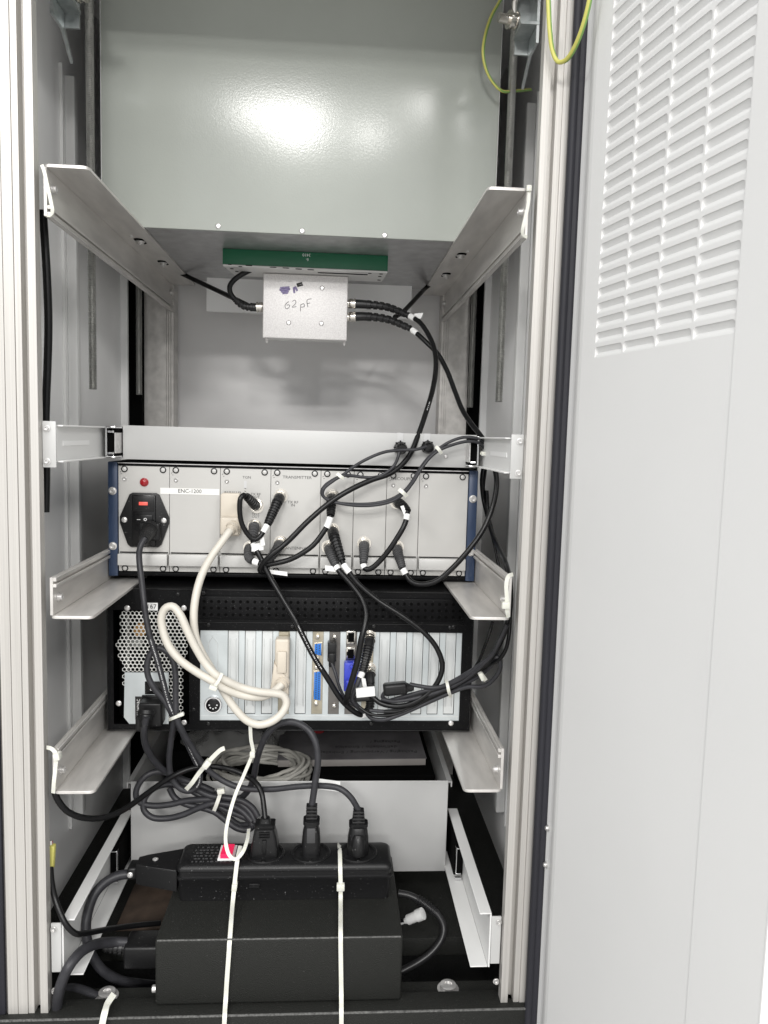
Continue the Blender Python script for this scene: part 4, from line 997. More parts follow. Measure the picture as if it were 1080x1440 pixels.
part("thumb_screw", b, "vga_blue", vg)

# ================================================================ BEIGE PARALLEL CABLE
ends = [(-73.3, 160, 58.8), (-76.6, 154, 54.4), (-84, 148, 43.2), (-95.1, 140, 26.4), (-103.7, 128, 7.4), (-108.3, 118, -13.1), (-110, 112, -36.6), (-107.5, 110, -60.9), (-99.6, 106, -78.8), (-88.8, 104, -96.4), (-81.5, 104, -110.5), (-72, 106, -128.7), (-60.5, 106, -145.6), (-48.2, 106, -158.2), (-34.3, 106, -163.3), (-19, 108, -159.8), (-7, 110, -149.4), (-3.2, 112, -139), (-7.4, 112, -130.5), (-18, 110, -127.3), (-34, 106, -124.3), (-54, 104, -118.7), (-71.1, 99, -108.8), (-82.9, 97, -100.8), (-94.2, 98, -88.8), (-104.6, 98, -71.6), (-114.1, 98, -52.1), (-123.2, 100, -33.1), (-131.5, 102, -24.7), (-139.5, 103, -26.7), (-144.3, 103, -37.3), (-142.5, 102, -51.8), (-136.5, 100, -67.5), (-124.3, 98, -83.3), (-105.1, 97, -97.6), (-87.4, 96, -107.9), (-73.5, 99, -118), (-58, 104, -126.3), (-42.2, 108, -131), (-28.9, 114, -132.2), (-17.9, 120, -128.2), (-10.1, 126, -122.5)]
t, pth = cable("parallel_cable", "beige parallel cable coiled between the subrack and the computer", "cable", ends, 4.6, "beige_cable", None)
q = V((-77.4, 184, 75.1)); b = MB()
b.prism([(-10, -28), (10, -28), (12, -24), (12, 22), (9.5, 24), (-9.5, 24), (-12, 22), (-12, -24)], 12, face_at(q.x, YS - 2.6, q.z), 1.5)
b.box(q.x - 11, q.x + 11, 160, 171, q.z - 26, q.z - 4, 2.5, 3)
pl_ = part("plug", b, "beige", t)
b = MB(); b.lathe([(0, 8.5), (3, 8.5), (3.2, 7), (6, 7), (6.2, 8), (9, 7.8), (9.2, 6.2), (14, 5.4)], V((-71.5, 166, 62.4)), (V((-76.6, 154, 54.4)) - V((-71.5, 166, 62.4))), 16); part("boot", b, "beige", t)
q = V((-11.1, 150, -105.8)); b = MB()
b.box(q.x - 8, q.x + 9, 134, 151, q.z - 30, q.z + 36, 3.0, 3)
b.box(q.x - 5, q.x + 6, 129, 134.5, q.z - 4, q.z + 22, 1.5)
b.prism([(-12, -26), (10, -34), (10, -12), (-8, 8)], 14, face_at(q.x - 1, 146, q.z), 2)
part("plug", b, "beige", t)
b = MB(); b.lathe([(0, 8.2), (4, 8.2), (4.2, 6.8), (6, 6.8), (6.2, 7.8), (9, 7.4), (9.2, 6), (12, 5.4)], V((-8.3, 136, -121.5)), (V((-13.1, 122, -125.5)) - V((-8.3, 136, -121.5))), 16); part("boot", b, "beige", t)
q = V((-10, 152, -76.4)); b = MB(); b.box(q.x - 6, q.x + 6, YP - 0.8, YP + 0.4, q.z - 4, q.z + 11, 0.3, 1); part("mounting_tab", b, "bracket_brass", t)

# ================================================================ LOWER DRAWER, ITS SLIDES AND WHAT LIES IN IT
def loft(b, secs, c, n=5):
    """stack of rounded rectangles (z, w, d, r[, dx, dy]) at point c"""
    rings = []
    for s_ in secs:
        z_, w, d, r = s_[:4]; dx, dy = (s_[4], s_[5]) if len(s_) > 4 else (0, 0)
        rings.append([b.bm.verts.new((c[0] + dx + x, c[1] + dy + y, c[2] + z_)) for x, y in rounded(w, d, r, n)])
    for a, q in zip(rings, rings[1:]):
        for i in range(len(a)): b.bm.faces.new((a[i], a[(i + 1) % len(a)], q[(i + 1) % len(a)], q[i]))
    b.bm.faces.new(list(reversed(rings[0]))); b.bm.faces.new(rings[-1])
ld = thing("deep_drawer", "deep grey steel drawer standing open at the top below the computer", "drawer", (0, 360, -404))
b = MB(); b.box(-206, 206, 205, 207, -404, -279, 0.8); part("front_panel", b, "drawer_paint", ld)
b = MB(); b.box(-205.8, 205.8, 205.6, 207.2, -280.2, -278.6, 0.3, 1); part("front_edge", b, "white_paint", ld)
b = MB(); b.box(-206, -204.4, 207.3, 525, -404, -279.5); b.box(204.4, 206, 207.3, 525, -404, -279.5); b.box(-204.3, 204.3, 207.3, 525, -404, -402.4); b.box(-204.3, 204.3, 523.4, 525, -402.3, -279.5)
for sx in (-1, 1):
    b.box(min(sx*206.1, sx*211), max(sx*206.1, sx*211), 206, 525, -281, -279.5); b.box(min(sx*209.6, sx*211), max(sx*209.6, sx*211), 206, 525, -287, -281.1)
part("drawer_body", b, "drawer_paint", ld)
b = single("foam_block", MB().box(-60, 200, 285, 515, -402, -306, 3), "void", "black foam block filling the right of the deep drawer", "foam", (70, 400, -402))
def lower_slide(sx, label):
    t = thing("drawer_slide", label, "slide", (sx * 220, 100, -398), "channel slides of the deep drawer")
    X = lambda a, c: (min(sx * a, sx * c), max(sx * a, sx * c))
    b = MB(); x0, x1 = X(212.6, 225.6); b.box(x0, x1, 10, 242, -336.5, -335, 0.3, 1); part("top_flange", b, "white_paint", t)
    b = MB(); x0, x1 = X(224, 225.6); b.box(x0, x1, 10, 242, -397, -336.6); part("web", b, "white_paint", t)
    b = MB(); x0, x1 = X(205, 223.9); b.box(x0, x1, 12, 242, -398.5, -397, 0.3, 1); part("bottom_flange", b, "white_paint", t)
    b = MB(); x0, x1 = X(225.7, 236); b.box(x0, x1, 8, 10, -392, -338, 0.4, 1); part("mounting_plate", b, "drawer_white", t)
    for z_ in (-344, -412):
        inst("bolt", BOLT_S, t, (sx * 233, 7.9, z_))
    b = MB(); x0, x1 = X(212, 223.8); b.box(x0, x1, 176, 240, -392, -345, 1.0); part("end_stop", b, "void", t)
    b = MB(); x0, x1 = X(213.5, 215)
    b.box(x0, x1, 170, 240, -388, -352, 0.4, 1)
    xa, xb = X(213.5, 221); b.box(xa, xb, 170, 175.9, -354, -352.4, 0.4, 1); b.box(xa, xb, 170, 175.9, -388, -386.4, 0.4, 1); b.tube([(xa, 172, -394), (xb, 172, -394)], 2.2, 8); part("channel", b, "chrome", t)
    b = MB(); xa, xb = X(215.2, 222); b.box(xa, xb, 172, 175.9, -386, -354.5); part("bearing", b, "void", t)
    return t
lower_slide(-1, "left white channel slide of the deep grey drawer")
lower_slide(1, "right white channel slide of the deep grey drawer")
# booklet
bk = thing("booklet", "dark booklet lying upside down in the deep drawer", "booklet", (82, 410, -306))
TB = Matrix.Translation((82, 308, -304)) @ Matrix.Rotation(math.radians(1.5), 4, 'Z') @ Matrix.Rotation(math.radians(4), 4, 'X')
b = MB(); b.box(-107, 107, 0, 210, 0, 10.5, 0.6, mtx=TB); part("pages", b, "paper", bk)
b = MB(); b.box(-108, 108, -1, 211, 10.6, 11.6, 0.2, 1, mtx=TB); part("cover", b, "booklet_cover", bk)
for i, s_ in enumerate(("Packaging / Verpackung / Emballage", "dell'imballo / Embalaje", "Packaging /")):
    text("lettering", s_, TB @ Vector((22 + (0, 0, 30)[i], 20 + 16 * i, 11.75)), 10.5, "ink", bk, TB.to_3x3().to_4x4() @ Matrix.Rotation(math.pi, 4, 'Z'))
b = MB(); b.lathe([(0, 8), (0.3, 8)], TB @ Vector((-48, 88, 11.7)), (0, 0, 1), 18); part("red_mark", b, "red_lamp", bk)
# coil of old beige cable
b = MB()
for k in range(16):
    r_ = 68 - 4.2 * (k % 5) + random.uniform(-2, 2); zc = -304 + 4.6 * (k // 4) + random.uniform(-1.5, 1.5); ox, oy = random.uniform(-5, 5), random.uniform(-4, 4)
    pts = [(-48 + ox + r_ * math.cos(a), 282 + oy + r_ * 0.78 * math.sin(a), zc + 5 * math.sin(2 * a + k) + random.uniform(-0.5, 0.5) + 6 * math.sin(a + 1.7 * k)) for a in [i * 2 * math.pi / 48 for i in range(49)]]
    b.tube(pts, 2.6, 8)
single("cable_coil", b, "old_cable", "coil of old beige cable lying in the deep drawer's front", "cable", (-48, 282, -307))
single("dark_filler", MB().box(-190, -66, 350, 515, -402, -300, 2).box(-112, 18, 222, 345, -402, -307.5, 3), "void", "black packing under the beige cable coil", "foam", (-90, 350, -402))  # added black blocks; the rear one darkens the drawer's left side
# crumpled plastic bag
b = MB(); nr, na = 16, 44; rings = []
for j in range(nr + 1):
    ring = []
    for i in range(na):
        a = 2 * math.pi * i / na; u = j / nr
        ro = (78 + 26 * noise.noise((math.cos(a) * 1.6, math.sin(a) * 1.6, 2.1)) + 10 * noise.noise((math.cos(a) * 6, math.sin(a) * 6, 5))) * u
        x_ = -92 + ro * math.cos(a); y_ = 385 + 0.85 * ro * math.sin(a)
        fold_ = abs(noise.noise((x_ * 0.045, y_ * 0.05, 3))) * 34 + abs(noise.noise((x_ * 0.12, y_ * 0.11, 7))) * 12
        ring.append(b.bm.verts.new((x_, y_, -300 + 34 * (1 - u ** 2) + fold_ * (0.4 + 0.6 * (1 - u)))))
    rings.append(ring)
for ra, rb in zip(rings, rings[1:]):
    for i in range(na): b.bm.faces.new((ra[i], ra[(i + 1) % na], rb[(i + 1) % na], rb[i]))
bmesh.ops.remove_doubles(b.bm, verts=b.bm.verts[:], dist=0.01)
single("plastic_bag", b, "bag", "crumpled clear plastic bag in the deep drawer left of the booklet", "bag", (-100, 390, -305), ang=60)

# ================================================================ BLACK SUPPLY BOX, POWER STRIP
ps = thing("supply_box", "black textured power supply box standing on the cabinet's base rail", "power supply", (0, 86, -430.8))
b = MB(); b.box(-130, 130, 6, 165, -430.5, -357.2, 3.0, 3); part("housing", b, "black_textured", ps)
b = MB(); b.tube([(-127.5, 6.5, -357.7), (127.5, 6.5, -357.7)], 0.9, 8); part("worn_edge_highlight", b, "worn_black_highlight", ps)  # lighter strip paints the box edge's highlight together with its wear
b = MB(); b.lathe([(0, 4), (4, 4), (5, 2.6)], (-130, 14, -417), (-1, 0, 0), 12); part("side_screw", b, "steel", ps)
ZT = -315.0
st = thing("power_strip", "black three-way power strip with red switch tied on top of the supply box", "power strip", (0, 96, -357))
b = MB()
loft(b, [(-357 + 0.2, 238, 48, 5), (-333, 242, 50, 6), (-331, 245, 53, 6.5), (-328.5, 245, 53, 6.5), (-327.5, 241, 50, 6), (-322.5, 241, 50, 6), (-321.5, 244, 52, 6.5), (-319, 244, 52, 6.5), (-316.5, 241, 49, 7), (ZT, 237, 45, 7)], (0.5, 97, 0), 6)
part("housing", b, "black_plastic", st)
socks = [(-24.7, 93, -317.7), (28.7, 93, -319.1), (83.4, 93, -318.8)]
socks = [(q[0], 97, ZT) for q in socks]
for q in socks:
    b = MB(); b.lathe([(0, 23), (1.2, 23), (2.0, 22), (2.0, 19.5), (0.8, 18.8)], q, (0, 0, 1), 36)
    so = part("socket", b, "black_plastic", st)
    b = MB(); b.box(q[0] - 2, q[0] + 2, 97 - 21.5, 97 - 17, ZT + 0.2, ZT + 2.6, 0.4, 1); part("earth_clip", b, "black_gloss", so)
# switch
q = (-67.7, 97, -321.3); sxx = q[0]
b = MB(); b.box(sxx - 9.5, sxx + 9.5, 82, 113, ZT + 0.1, ZT + 2.0, 0.5); part("switch_frame", b, "white_label", st)
b = MB(); b.prism([(84, 0), (111, 0), (111, 2.2), (98, 3.4), (84, 5.2)], 13, Matrix(((0, 0, 1, sxx - 6.5), (1, 0, 0, 0), (0, 1, 0, ZT + 2.0), (0, 0, 0, 1))), 0.3); part("switch", b, "red_switch", st)
# embossed (unreadable) rating lines
b = MB(); random.seed(3)
for k in range(6):
    x_ = -106.0 + 2 * (k % 2)
    while x_ < -62:
        w = random.uniform(1.2, 3.5)
        b.box(x_, x_ + w, 80 + 6 * k, 82.2 + 6 * k, ZT + 0.05, ZT + 0.35); x_ += w + random.uniform(0.8, 4)
part("embossing", b, "boot_grey", st, kind="stuff")
b = MB(); b.box(-40, -28, 70.2, 71.4, -341, -336, 0.4, 1); part("moulded_tab", b, "black_plastic", st)
# strain relief at the left end
b = MB()
b.prism([(-121, 72), (-121, 122), (-160, 106), (-170, 104), (-170, 88), (-160, 84)], 24, Matrix.Translation((0, 0, -345)), 1.5)
b.box(-180, -169, 86, 106, -340, -325, 3, 3)
cg = part("cord_clamp", b, "black_plastic", st)
for q in ((-150, 97, -320.8), (-176, 86, -333)):
    inst("screw", SCREW, cg, q, ROT_UP if q[1] > 90 else None)
# cords of strip and box
CORD = "thick dark grey mains cords"
def cord(label, pts, r=4.0, m="cord_grey"): return cable("mains_cord", label, "cord", pts, r, m, CORD)
cord("thick cord bending from the power strip's clamp down behind the supply box", [(-172.8, 96, -338.6), (-187, 95, -337.9), (-201.6, 90, -341.5), (-213, 80, -350.5), (-217.9, 70, -366), (-217.8, 62, -382.5), (-212.2, 58, -405), (-199.9, 60, -428.7), (-182.5, 70, -449.4), (-162.3, 84, -464.9), (-147.2, 96, -476.3)], 5.3)
t, pth = cord("thick cord arching from the supply box's side plug down to the floor", [(-173.3, 60, -396.3), (-186.1, 56, -393.2), (-198.7, 42, -384.8), (-208.2, 20, -377.1), (-215.3, 4, -380.4), (-222.4, 1, -395.3), (-228, 4, -414.8), (-231.1, 8, -430.6)], 5.5)
q = V((-159.8, 62, -405.5)); b = MB(); b.box(q.x - 14, -130.2, 46, 78, q.z - 14, q.z + 12, 3, 3); part("plug", b, "black_plastic", t)
b = MB(); e_ = q + Vector((-13, -2, 3))
for k in range(5): b.lathe([(0, 9 - k * 0.7), (3.2, 9 - k * 0.7), (3.3, 6 - 0.2 * k), (5, 6 - 0.2 * k)], e_ + Vector((-5.0 * k, -0.5 * k, 0.8 * k)), (-1, -0.1, 0.15), 14)
part("boot", b, "boot_black", t)
cord("flat grey cord lying on the base rail at the left", [(-239.9, 50, -443), (-225.6, 46, -438.6), (-210.7, 40, -438.4), (-196.8, 34, -440.7)], 4.5)
single("brown_board", MB().box(-206, -149, 130, 225, -431.3, -428, 0.5), "brown_board", "brown board lying on the cabinet floor behind the power strip's cord clamp", "board", (-178, 178, -431.4))
t, pth = cable("earth_lead", "thin black lead with yellow crimp beside the lower left post", "lead", [(-239.7, 20, -282.5), (-238.4, 18, -294.6), (-234.4, 14, -310.1), (-226.7, 8, -325.1), (-217.7, 4, -338.9), (-210.2, 7, -348.9), (-203.6, 20, -357.2), (-191.9, 50, -373.9), (-173, 80, -390.5), (-145.6, 100, -401)], 3.0, "cable_black", None)
b = MB(); b.box(-4, 4, -3.5, 3.5, -14, 12, 1.2, mtx=Matrix.Translation((-239.9, 22, -272)) @ Matrix.Rotation(math.radians(4), 4, 'Y')); part("crimp", b, "yellow_crimp", t)
b = MB(); b.tube([(-239.8, 22, -265), (-240.4, 24, -256.7)], 2.4, 8); part("ring_lug", b, "nickel", t)
# translucent lead on the right side of the box
t, pth = cable("clear_lead", "glossy grey lead curving down from the right of the supply box", "lead", [(137.2, 140, -393.2), (150.4, 138, -394.9), (163.4, 134, -399.1), (175.3, 128, -404.7), (185.9, 120, -410.7), (191.2, 112, -419.3), (188.1, 106, -430.7), (176.5, 100, -442.7), (160.9, 96, -452.2), (145.5, 94, -459.5), (135.2, 92, -463.3)], 4.2, "clear_cord", None)
b = MB(); pts = smooth_path([(159.9, 135, -397.8), (168.4, 131, -401), (177, 127, -405.9), (182.7, 123, -409)], 0.8); b.tube(pts, [6.2 - 0.02 * i if (i // 2) % 2 else 4.6 for i in range(len(pts))], 12); part("strain_relief", b, "clear_cord", t)
t = thing("white_connector", "small white round connector at the right side of the supply box", "connector", (157.9, 118, -420))
b = MB(); d_ = (V((166.2, 112, -401.5)) - V((144.9, 120, -416.6))); b.lathe([(-9, 2.4), (0, 2.6), (0, 3.5), (4, 3.5), (4, 6), (17, 6), (17.4, 7.2), (26, 7.2), (26.5, 5)], (144.9, 120, -416.6), d_, 16); part("body", b, "white_paint", t)
b = MB(); p0_ = V((144.9, 120, -416.6)); b.tube(smooth_path([(129.6, p0_.y + 6, p0_.z - 3), (134, p0_.y + 4, p0_.z - 2), p0_, p0_ + d_.normalized() * 3], 1.5), 2.6, 8); part("tail", b, "cable_black", t)

# ================================================================ MAINS PLUGS in the strip
def loop_cord(label, pts, r=3.7): return cable("mains_cord", label, "cord", pts, r, "cord_grey", CORD)
s1, s2, s3 = socks
t3, pth = loop_cord("cord from the subrack's power inlet running down and across to the strip's right socket", [(-172.5, 146, 46), (-175.6, 142, 39.8), (-177.6, 140, 31.7), (-177.1, 138, 19.5), (-173.3, 132, -0.2), (-169, 124, -21), (-165.7, 120, -40), (-160, 116, -63.1), (-151.6, 114, -89.1), (-145.2, 114, -114.2), (-138.7, 114, -139.5), (-131, 112, -156.5), (-123.2, 122, -182.6), (-114.8, 135, -212.5), (-107.2, 140, -235.1), (-108.8, 140, -251.1), (-118.1, 140, -259.2), (-129.9, 140, -256.4), (-140, 140, -243.9), (-142.6, 136, -221.7), (-139.2, 128, -194.6), (-133.5, 116, -161.4), (-136.3, 114, -150.5), (-144, 116, -138.5), (-155.3, 116, -124.2), (-162.7, 117, -109.4), (-163.7, 118, -94.6), (-159.1, 119, -82.3), (-152.1, 120, -77.5), (-143, 119, -80.4), (-134.5, 117, -90.7), (-130.7, 114, -109.9), (-130, 111, -136.7), (-127.8, 108, -156.7), (-121.7, 114, -176.8), (-112, 124, -200.8), (-98, 130, -226.1), (-79.8, 132, -242.1), (-55.9, 130, -251), (-21.6, 124, -250), (12.4, 114, -241.8), (41.8, 106, -237.3), (60.9, 100, -237.9), (73.5, 97, -246.9)] + [(s3[0], 97, s3[2] + 52)], 3.5)
print_marks(t3, pth, 120, 320, 3.5)
b = MB()
pts = smooth_path([(-172.1, 176, 54.9), (-173.6, 168, 50.7), (-174.1, 156, 47.2), (-174.1, 146, 43.5)], 0.8); L_ = len(pts)
b.tube(pts, [11 - 5.5 * i / L_ if (i % 4) < 3 or i < 6 else 7.6 - 4 * i / L_ for i in range(L_)], 16); part("boot", b, "boot_black", t3, ang=15)
b = MB(); q = V((-174, 184, 51.3)); b.box(q.x - 12, q.x + 13, 170, 176.4, q.z - 12, q.z + 10, 2.5, 3); part("plug", b, "black_plastic", t3)
b = MB(); c = s3
loft(b, [(0.3, 25, 22, 9), (4, 25, 23, 9), (20, 24, 22, 9), (30, 21, 18, 8), (33, 19, 15, 6), (34, 22, 16, 5), (38, 22, 16, 5), (38.5, 14, 12, 5)], c, 6); b.lathe([(0, 8), (3, 9), (12, 9), (20, 7.5), (24, 5)], (c[0], c[1] - 10, c[2] + 3), (0, 0.1, 1), 14)
part("plug", b, "black_plastic", t3)
b = MB()
for k in range(4): b.box(c[0] - 7.5 + 0.4 * k, c[0] + 7.5 - 0.4 * k, 91, 103, c[2] + 38 + 4 * k, c[2] + 41 + 4 * k, 1.0)
b.lathe([(0, 5.6), (16, 4.8)], (c[0], 97, c[2] + 38), (0, 0, 1), 12)
part("boot", b, "boot_black", t3)
t2, pth = loop_cord("cord arching from the strip's middle socket over into the cord coil", [(s2[0], 97, s2[2] + 58)] + [(32.6, 98, -224.8), (34.6, 100, -204.3), (31.7, 104, -184.6), (23.9, 108, -171.6), (12.1, 112, -164.7), (-0.6, 116, -163.7), (-14, 120, -168.7), (-26, 126, -182.4), (-33.9, 132, -200.7), (-39.5, 140, -221.8), (-43.7, 150, -246.1), (-50.6, 160, -267.2), (-61.4, 164, -280.2), (-78.6, 162, -281), (-94, 160, -272.6)], 3.9)
b = MB(); c = s2
loft(b, [(0.3, 22, 22, 7), (12, 22, 22, 7), (27, 20, 20, 6), (37, 15, 15, 5), (38, 19, 19, 5), (42, 19, 19, 5), (43, 12, 12, 5)], c, 6)
part("plug", b, "black_plastic", t2)
b = MB(); b.box(c[0] - 5.0, c[0] + 5.0, 85.4, 88, c[2] + 18, c[2] + 36, 1.2); part("grip_face", b, "boot_grey", t2)
b = MB()
for k in range(4): b.box(c[0] - 6.4, c[0] + 6.4, 91, 103, c[2] + 43 + 4.2 * k, c[2] + 46.2 + 4.2 * k, 1.0)
b.lathe([(0, 5), (18, 4.6)], (c[0], 97, c[2] + 42), (0, 0, 1), 12)
part("boot", b, "boot_black", t2)
q0 = V((29.8, 113, -230.9)); fl = flag(t2, q0, (1, 0, -0.14), (0, 0, -1), 32, 13)
t1, pth = cable("mains_cord", "thin black cord from under the left rail curving across to the strip's left socket", "cord", [(-230.6, 8, -194.9), (-227.2, 10, -206.5), (-220.2, 16, -221), (-208.5, 28, -234.2), (-193.4, 46, -243.7), (-178.7, 66, -246), (-160.2, 95, -241.5), (-138, 122, -233.8), (-117.1, 134, -228.8), (-93.7, 140, -228.9), (-69.5, 136, -230.7), (-47.2, 126, -235.9), (-32.3, 112, -244.2)] + [(s1[0], 97, s1[2] + 42)], 3.2, "cable_black", CORD)
b = MB(); c = s1
loft(b, [(0.3, 30, 24, 3), (3, 31, 25, 3), (11, 31, 25, 4), (24, 27, 22, 4), (33, 21, 18, 3), (34, 23, 19, 3), (38, 23, 19, 3), (39, 14, 12, 4), (44, 10, 10, 4)], c, 4)
part("plug", b, "black_plastic", t1)
b = MB()
for k in range(3): b.box(c[0] - 6, c[0] + 6, 84.0 + 0.4 * k, 87.5, c[2] + 25 + 2.6 * k, c[2] + 26.3 + 2.6 * k)
b.box(c[0] - 2.5, c[0] + 2.5, 83.4, 88, c[2] + 6, c[2] + 23, 0.8); part("grip", b, "black_plastic", t1)
# computer mains cord
t4, pth = loop_cord("cord from the computer's mains plug dropping into the cord coil", [(-162.3, 108, -155.1), (-165.2, 110, -167.7), (-166.7, 116, -185.4), (-164.3, 126, -205.1), (-158, 138, -224.3), (-146.8, 148, -240.4), (-131.4, 156, -252.3), (-111.1, 158, -260.6), (-94.1, 160, -269.8)], 4.0)
q0 = (-176.5, 150, -146.4); q1 = (-149.7, 150, -175.4)
b = MB(); b.box(q0[0], q1[0], 128, 150, q1[2], q0[2], 2.5, 3); b.box(q0[0], q0[0] + 15, 112, 130, q1[2], q0[2] - 10, 3, 3)
b.lathe([(0, 10), (4, 10), (5, 8.5), (10, 8), (11, 6.5), (18, 5.4)], (-164.7, 118, -152.1), V((-165.2, 110, -167.7)) - V((-164.7, 118, -152.1)), 14); part("plug", b, "black_plastic", t4)
# strands of the coil
for i, (lab, s_) in enumerate((
  ("coil strand with the leftmost upper loop", [(-138.5, 166, -255.1), (-157.1, 164, -245.9), (-173.3, 160, -247.7), (-183.5, 156, -258.5), (-186.4, 154, -271.1), (-180.5, 154, -281.1), (-166, 154, -284.8), (-144.6, 154, -283.1), (-125.8, 154, -278.6), (-101.4, 152, -275.9), (-79.9, 152, -274.2), (-59.7, 150, -280.6), (-47.1, 146, -289.6), (-40.5, 142, -300.2)]),
  ("coil strand with the lowest left loop", [(-128.8, 170, -271.8), (-147.6, 168, -264.3), (-165.3, 162, -265.9), (-175.9, 156, -275.7), (-176.7, 152, -288.2), (-166.8, 150, -297.3), (-150.6, 150, -299.2), (-130.1, 150, -294.8), (-109.6, 150, -285.8), (-92.1, 148, -279.4), (-73.2, 148, -281.3), (-56.6, 146, -288.6), (-44.8, 142, -299.3)]),
  ("coil strand crossing under the white tie", [(-147.6, 160, -265.1), (-140.3, 158, -276.9), (-126.1, 156, -284.2), (-106.8, 154, -287.8), (-91, 152, -292.4), (-76.8, 150, -302.4), (-62.6, 148, -311.5), (-49.4, 146, -312.3), (-41.5, 144, -304.9)]),
  ("coil strand on top of the bunch", [(-131.7, 158, -256.9), (-113.8, 154, -264.1), (-95.9, 150, -270.4), (-76.7, 148, -272.2), (-57.7, 147, -275.5), (-44.5, 145, -283.6), (-37.2, 142, -293.9)]),
  ("coil strand behind the bunch", [(-154.1, 178, -264.4), (-133.1, 174, -270), (-111.3, 170, -279.2), (-90.5, 166, -292.2), (-74.9, 162, -305), (-61.3, 158, -312.3), (-47.6, 152, -307.3)]),
  ("coil strand nearest the left plug", [(-120.4, 162, -269.8), (-98.9, 158, -280.7), (-79.2, 154, -289.8), (-61.3, 150, -295.2), (-48.8, 147, -300.1), (-42.4, 144, -307.7)]))):
    cable("cord_strand", lab, "cord", s_, 3.7, "cord_grey", "strands of the mains cord coil")

# ================================================================ EARTH WIRES, LEFT POST CABLE
def earth(label, pts, r):
    path = smooth_path(pts, 2.5)
    lo = min(path, key=lambda p_: p_.z); t = thing("earth_wire", label, "wire", (lo.x, lo.y, lo.z - r), "yellow and green earth wires")
    b = MB(); b.tube(path, r, 10); part("jacket", b, "earth_yellow", t)
    b = MB(); b.tube([p_ + Vector((0.62 * r, -0.35 * r, -0.35 * r)) for p_ in path], r * 0.62, 8); part("stripe", b, "earth_green", t)
earth("yellow and green earth wire hanging beside the grey enclosure", [(236.4, 190, 708.3), (229.3, 188, 687), (219.5, 186, 668), (212.6, 185, 644.9), (210.9, 185, 625), (216.1, 186, 606.6), (225.6, 188, 593.6), (236.7, 190, 586.2), (252.6, 200, 591.4), (277, 215, 600.8)], 1.7)
earth("yellow and green earth wire hanging in front of the right post", [(233.5, -14, 597.8), (235.4, -14, 573.1), (237.8, -14, 551.3), (241.3, -14, 534.6), (246.1, -18, 523.5), (251.1, -26, 522), (255, -38, 527.6), (257.7, -50, 538.8), (259.4, -58, 552.6), (260.8, -62, 569.8)], 2.0)
cable("black_cable", "thick black cable hanging behind the left post above the thin tray", "cable", [(-248.8, 52, 386.6), (-247.2, 52, 356.4), (-245.7, 52, 321.8), (-244.9, 52, 279.7), (-246.3, 52, 237.2), (-248.2, 52, 201.4), (-249.5, 52, 165.3), (-249.4, 52, 125.2), (-250.8, 52, 84.7)], 4.0, "cable_black", None)

# ================================================================ CABLE TIES
TIE = "white nylon cable ties"
def tie(label, pts, w=3.6, face=(0, -1, 0.2), head=None, hs=(6.5, 5.0, 8.0)):
    path = smooth_path(pts, 2.0); lo = min(path, key=lambda p_: p_.z)
    t = thing("cable_tie", label, "cable tie", lo, TIE)
    b = MB(); b.strap(path, w, 1.3, face); part("strap", b, "nylon", t)
    if head is not None:
        h = V(head[0]); d = V(head[1]).normalized(); q = d.to_track_quat('Z', 'Y').to_matrix().to_4x4()
        b = MB(); b.box(-hs[0] / 2, hs[0] / 2, -hs[1] / 2, hs[1] / 2, -hs[2] / 2, hs[2] / 2, 0.9, mtx=Matrix.Translation(h) @ q); part("head", b, "nylon", t)
    return t
tie("white cable tie looped round the front of the upper left rail", [(-229.1, -2, 412.8), (-226.9, -3, 407.5), (-223.9, -3, 393.7), (-220.9, -3, 379.3), (-220.1, -2, 371.9), (-222.8, 0, 368.5), (-228.4, 3, 369.7)], 3.2)
tie("white cable tie looped round the front of the upper right rail", [(227.9, -2, 413.3), (227.5, -3, 400.4), (225.1, -4, 386.7), (222.9, -4, 375.3), (223.6, -2, 370.5), (228.4, 0, 368.5)], 3.2, head=((227.6, -3, 413.6), (0, 0, 1)), hs=(5, 4, 6))
tie("white cable tie round the front of the right rail beside the subrack", [(229.8, 2, 35.9), (224.5, -2, 35), (222.2, -4, 28.1), (223, -5, 13.7), (224, -5, -0.9), (226.4, -2, -7.5)], 4.0, head=((222, -6, 5.9), (0, 0, 1)), hs=(8, 6, 7))
tie("white cable tie round the front of the lower left rail holding the thin cord", [(-235.4, 4, -147.5), (-228.4, -2, -146.5), (-223.6, -4, -150.8), (-224.5, -4, -165.5), (-226.1, -4, -180.2), (-228, -1, -192.8)], 3.8, head=((-221.9, -5, -152.5), (0.2, 0, -1)), hs=(9, 6, 7))
tie("small white tie on the leads at the thin tray's right slide", [(220.7, 150, 155.8), (226.4, 144, 155.2), (234.4, 150, 156.2)], 4, head=((224.2, 146, 155.1), (1, 0, 0)), hs=(6, 5, 7))
tie("tiny white tie on the thin leads under the tray's left gland", [(49.9, 151, 126.9), (54.2, 149, 123.7), (57.6, 151, 121.2)], 4.0, (-0.5, -1, 0.5))
tie("tiny white tie on the thin leads above the DECOUPLER plug", [(123.3, 143, 110.6), (128.2, 140, 106.7), (132.9, 143, 102.3)], 4.5, (-0.5, -1, 0.5))
tie("tiny white tie on the thin leads left of the tray's screw", [(166.1, 147, 162), (169.2, 144, 158.8), (173.2, 147, 153.8)], 4.0, (-0.5, -1, 0.5))
tie("white tie gripping the beige parallel cable", [(-75.3, 94, -98.9), (-77, 90, -103.4), (-80.8, 89, -109.7), (-84.9, 90, -114.2), (-87.9, 94, -114.7)], 3.6, (0.3, -1, 0.3), head=((-83.6, 87, -113.1), (1, 0, -0.4)), hs=(7, 5, 9))
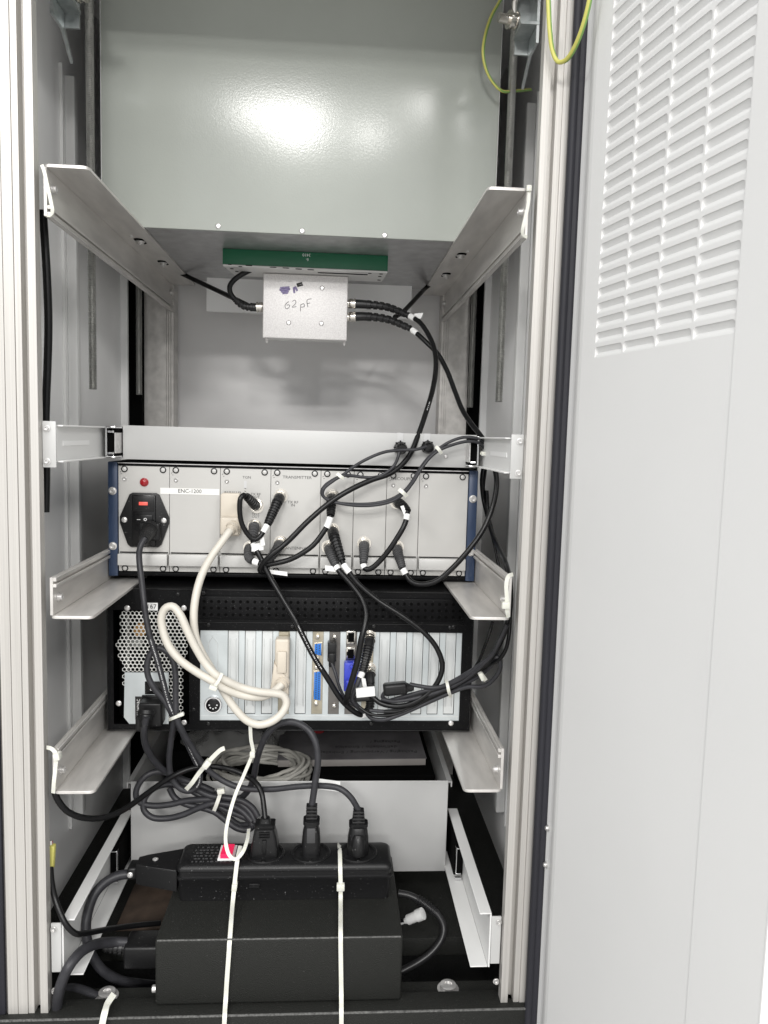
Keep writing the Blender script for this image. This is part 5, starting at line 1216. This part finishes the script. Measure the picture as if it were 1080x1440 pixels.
tie("white tie gripping the cords beside the computer's mains plug", [(-137.5, 112, -159.9), (-131.8, 104, -155.1), (-125.8, 102, -151.9), (-121, 106, -150.8)], 3.6, (0, -1, 0.3), head=((-122.4, 101, -149.8), (1, 0, 0.4)), hs=(5, 4, 8))
tie("grey-white tie round the bundled leads below the slot covers", [(180.5, 98, -106.1), (180.7, 88, -107.8), (182.3, 86, -115.5), (186.4, 94, -125)], 3.6, (0, -1, 0))
tie("white tie on the bundled leads beside the right rail", [(215.5, 80, -90), (216.9, 70, -91.7), (221.6, 72, -98.1)], 5.0, (0, -1, 0), head=((215.5, 67, -91.6), (0.5, 0, -1)), hs=(8, 5, 9))
tie("white tie with a long free end sticking up from the cord coil", [(-121.7, 132, -253.5), (-113.9, 126, -242.7), (-105.3, 124, -229.5), (-95.6, 120, -216.4), (-87.1, 118, -206), (-78.6, 116, -197.4), (-74.5, 116, -195.7)], 5.0, (0, -1, 0.2), head=((-95.1, 117, -215.1), (0.7, 0, 0.9)), hs=(9, 7, 10))
tie("white tie round the middle of the cord coil", [(-82, 142, -256.7), (-83.3, 140, -264.7), (-86.5, 139, -274.9), (-90.3, 142, -285.4)], 4.4, (0, -1, 0.2), head=((-81.4, 138, -258.3), (1, 0, 0.2)), hs=(7, 6, 9))
tie("long white tie hanging from the beige cable down to the power strip", [(-44.3, 108, -165.8), (-43.7, 112, -183.6), (-41.5, 116, -200.8), (-43.9, 116, -207.8), (-52.8, 116, -230.4), (-60.4, 112, -248.5), (-66, 106, -267.2), (-68.6, 90, -282.8), (-66.6, 76, -292.2), (-61.8, 70, -301.4), (-55.1, 68, -304.6), (-48.3, 70, -299.1), (-44.4, 84, -293.4), (-44.8, 110, -292.1)], 4.0, (0, -1, 0.2), head=((-42.1, 114, -202.6), (0, 0, 1)), hs=(6, 5, 7))
tie("long white strap over the left of the power strip and supply box", [(-52.3, 90, -301.9), (-53.2, 72, -306.9), (-54.8, 67, -324.2), (-56.1, 60, -345.1), (-53.7, 24, -351.2), (-52.8, 9, -357), (-52.7, 3.8, -361.3), (-53, 3.2, -368.8), (-55, 3.5, -402.5), (-56, 3.5, -423.3), (-55.6, -3, -427), (-54.9, -11.5, -429.7), (-55.3, -12, -441.9), (-56.1, -12, -465.8)], 4.6, (0, -1, 0.15), head=((-55.4, 66, -335.4), (-0.1, 0, -1)), hs=(9, 6, 8))
tie("long white strap over the right of the power strip and supply box", [(61.9, 118, -316), (62.4, 90, -311.6), (62.8, 69, -318.3), (63.7, 67, -339.3), (63.9, 66, -350.6), (63.6, 34, -351.6), (63.4, 9, -351.8), (63.5, 3.8, -356.3), (63.7, 3.2, -364.6), (64.8, 3.5, -397), (65.6, 3.5, -419.7), (65.7, -3, -424.3), (65.7, -11.5, -427.9), (66, -12, -441.2), (66.6, -12, -469.3)], 4.6, (0, -1, 0.15), head=((63.6, 65, -337.2), (0, 0, -1)), hs=(9, 6, 8))
tie("short white tie end hanging over the base rail at the left", [(-173.9, 12, -420.7), (-176.9, 2, -422.4), (-176.7, -11, -423.8), (-179.1, -13, -437.8), (-182.9, -13, -461.3)], 6.5, (0, -1, 0.3))
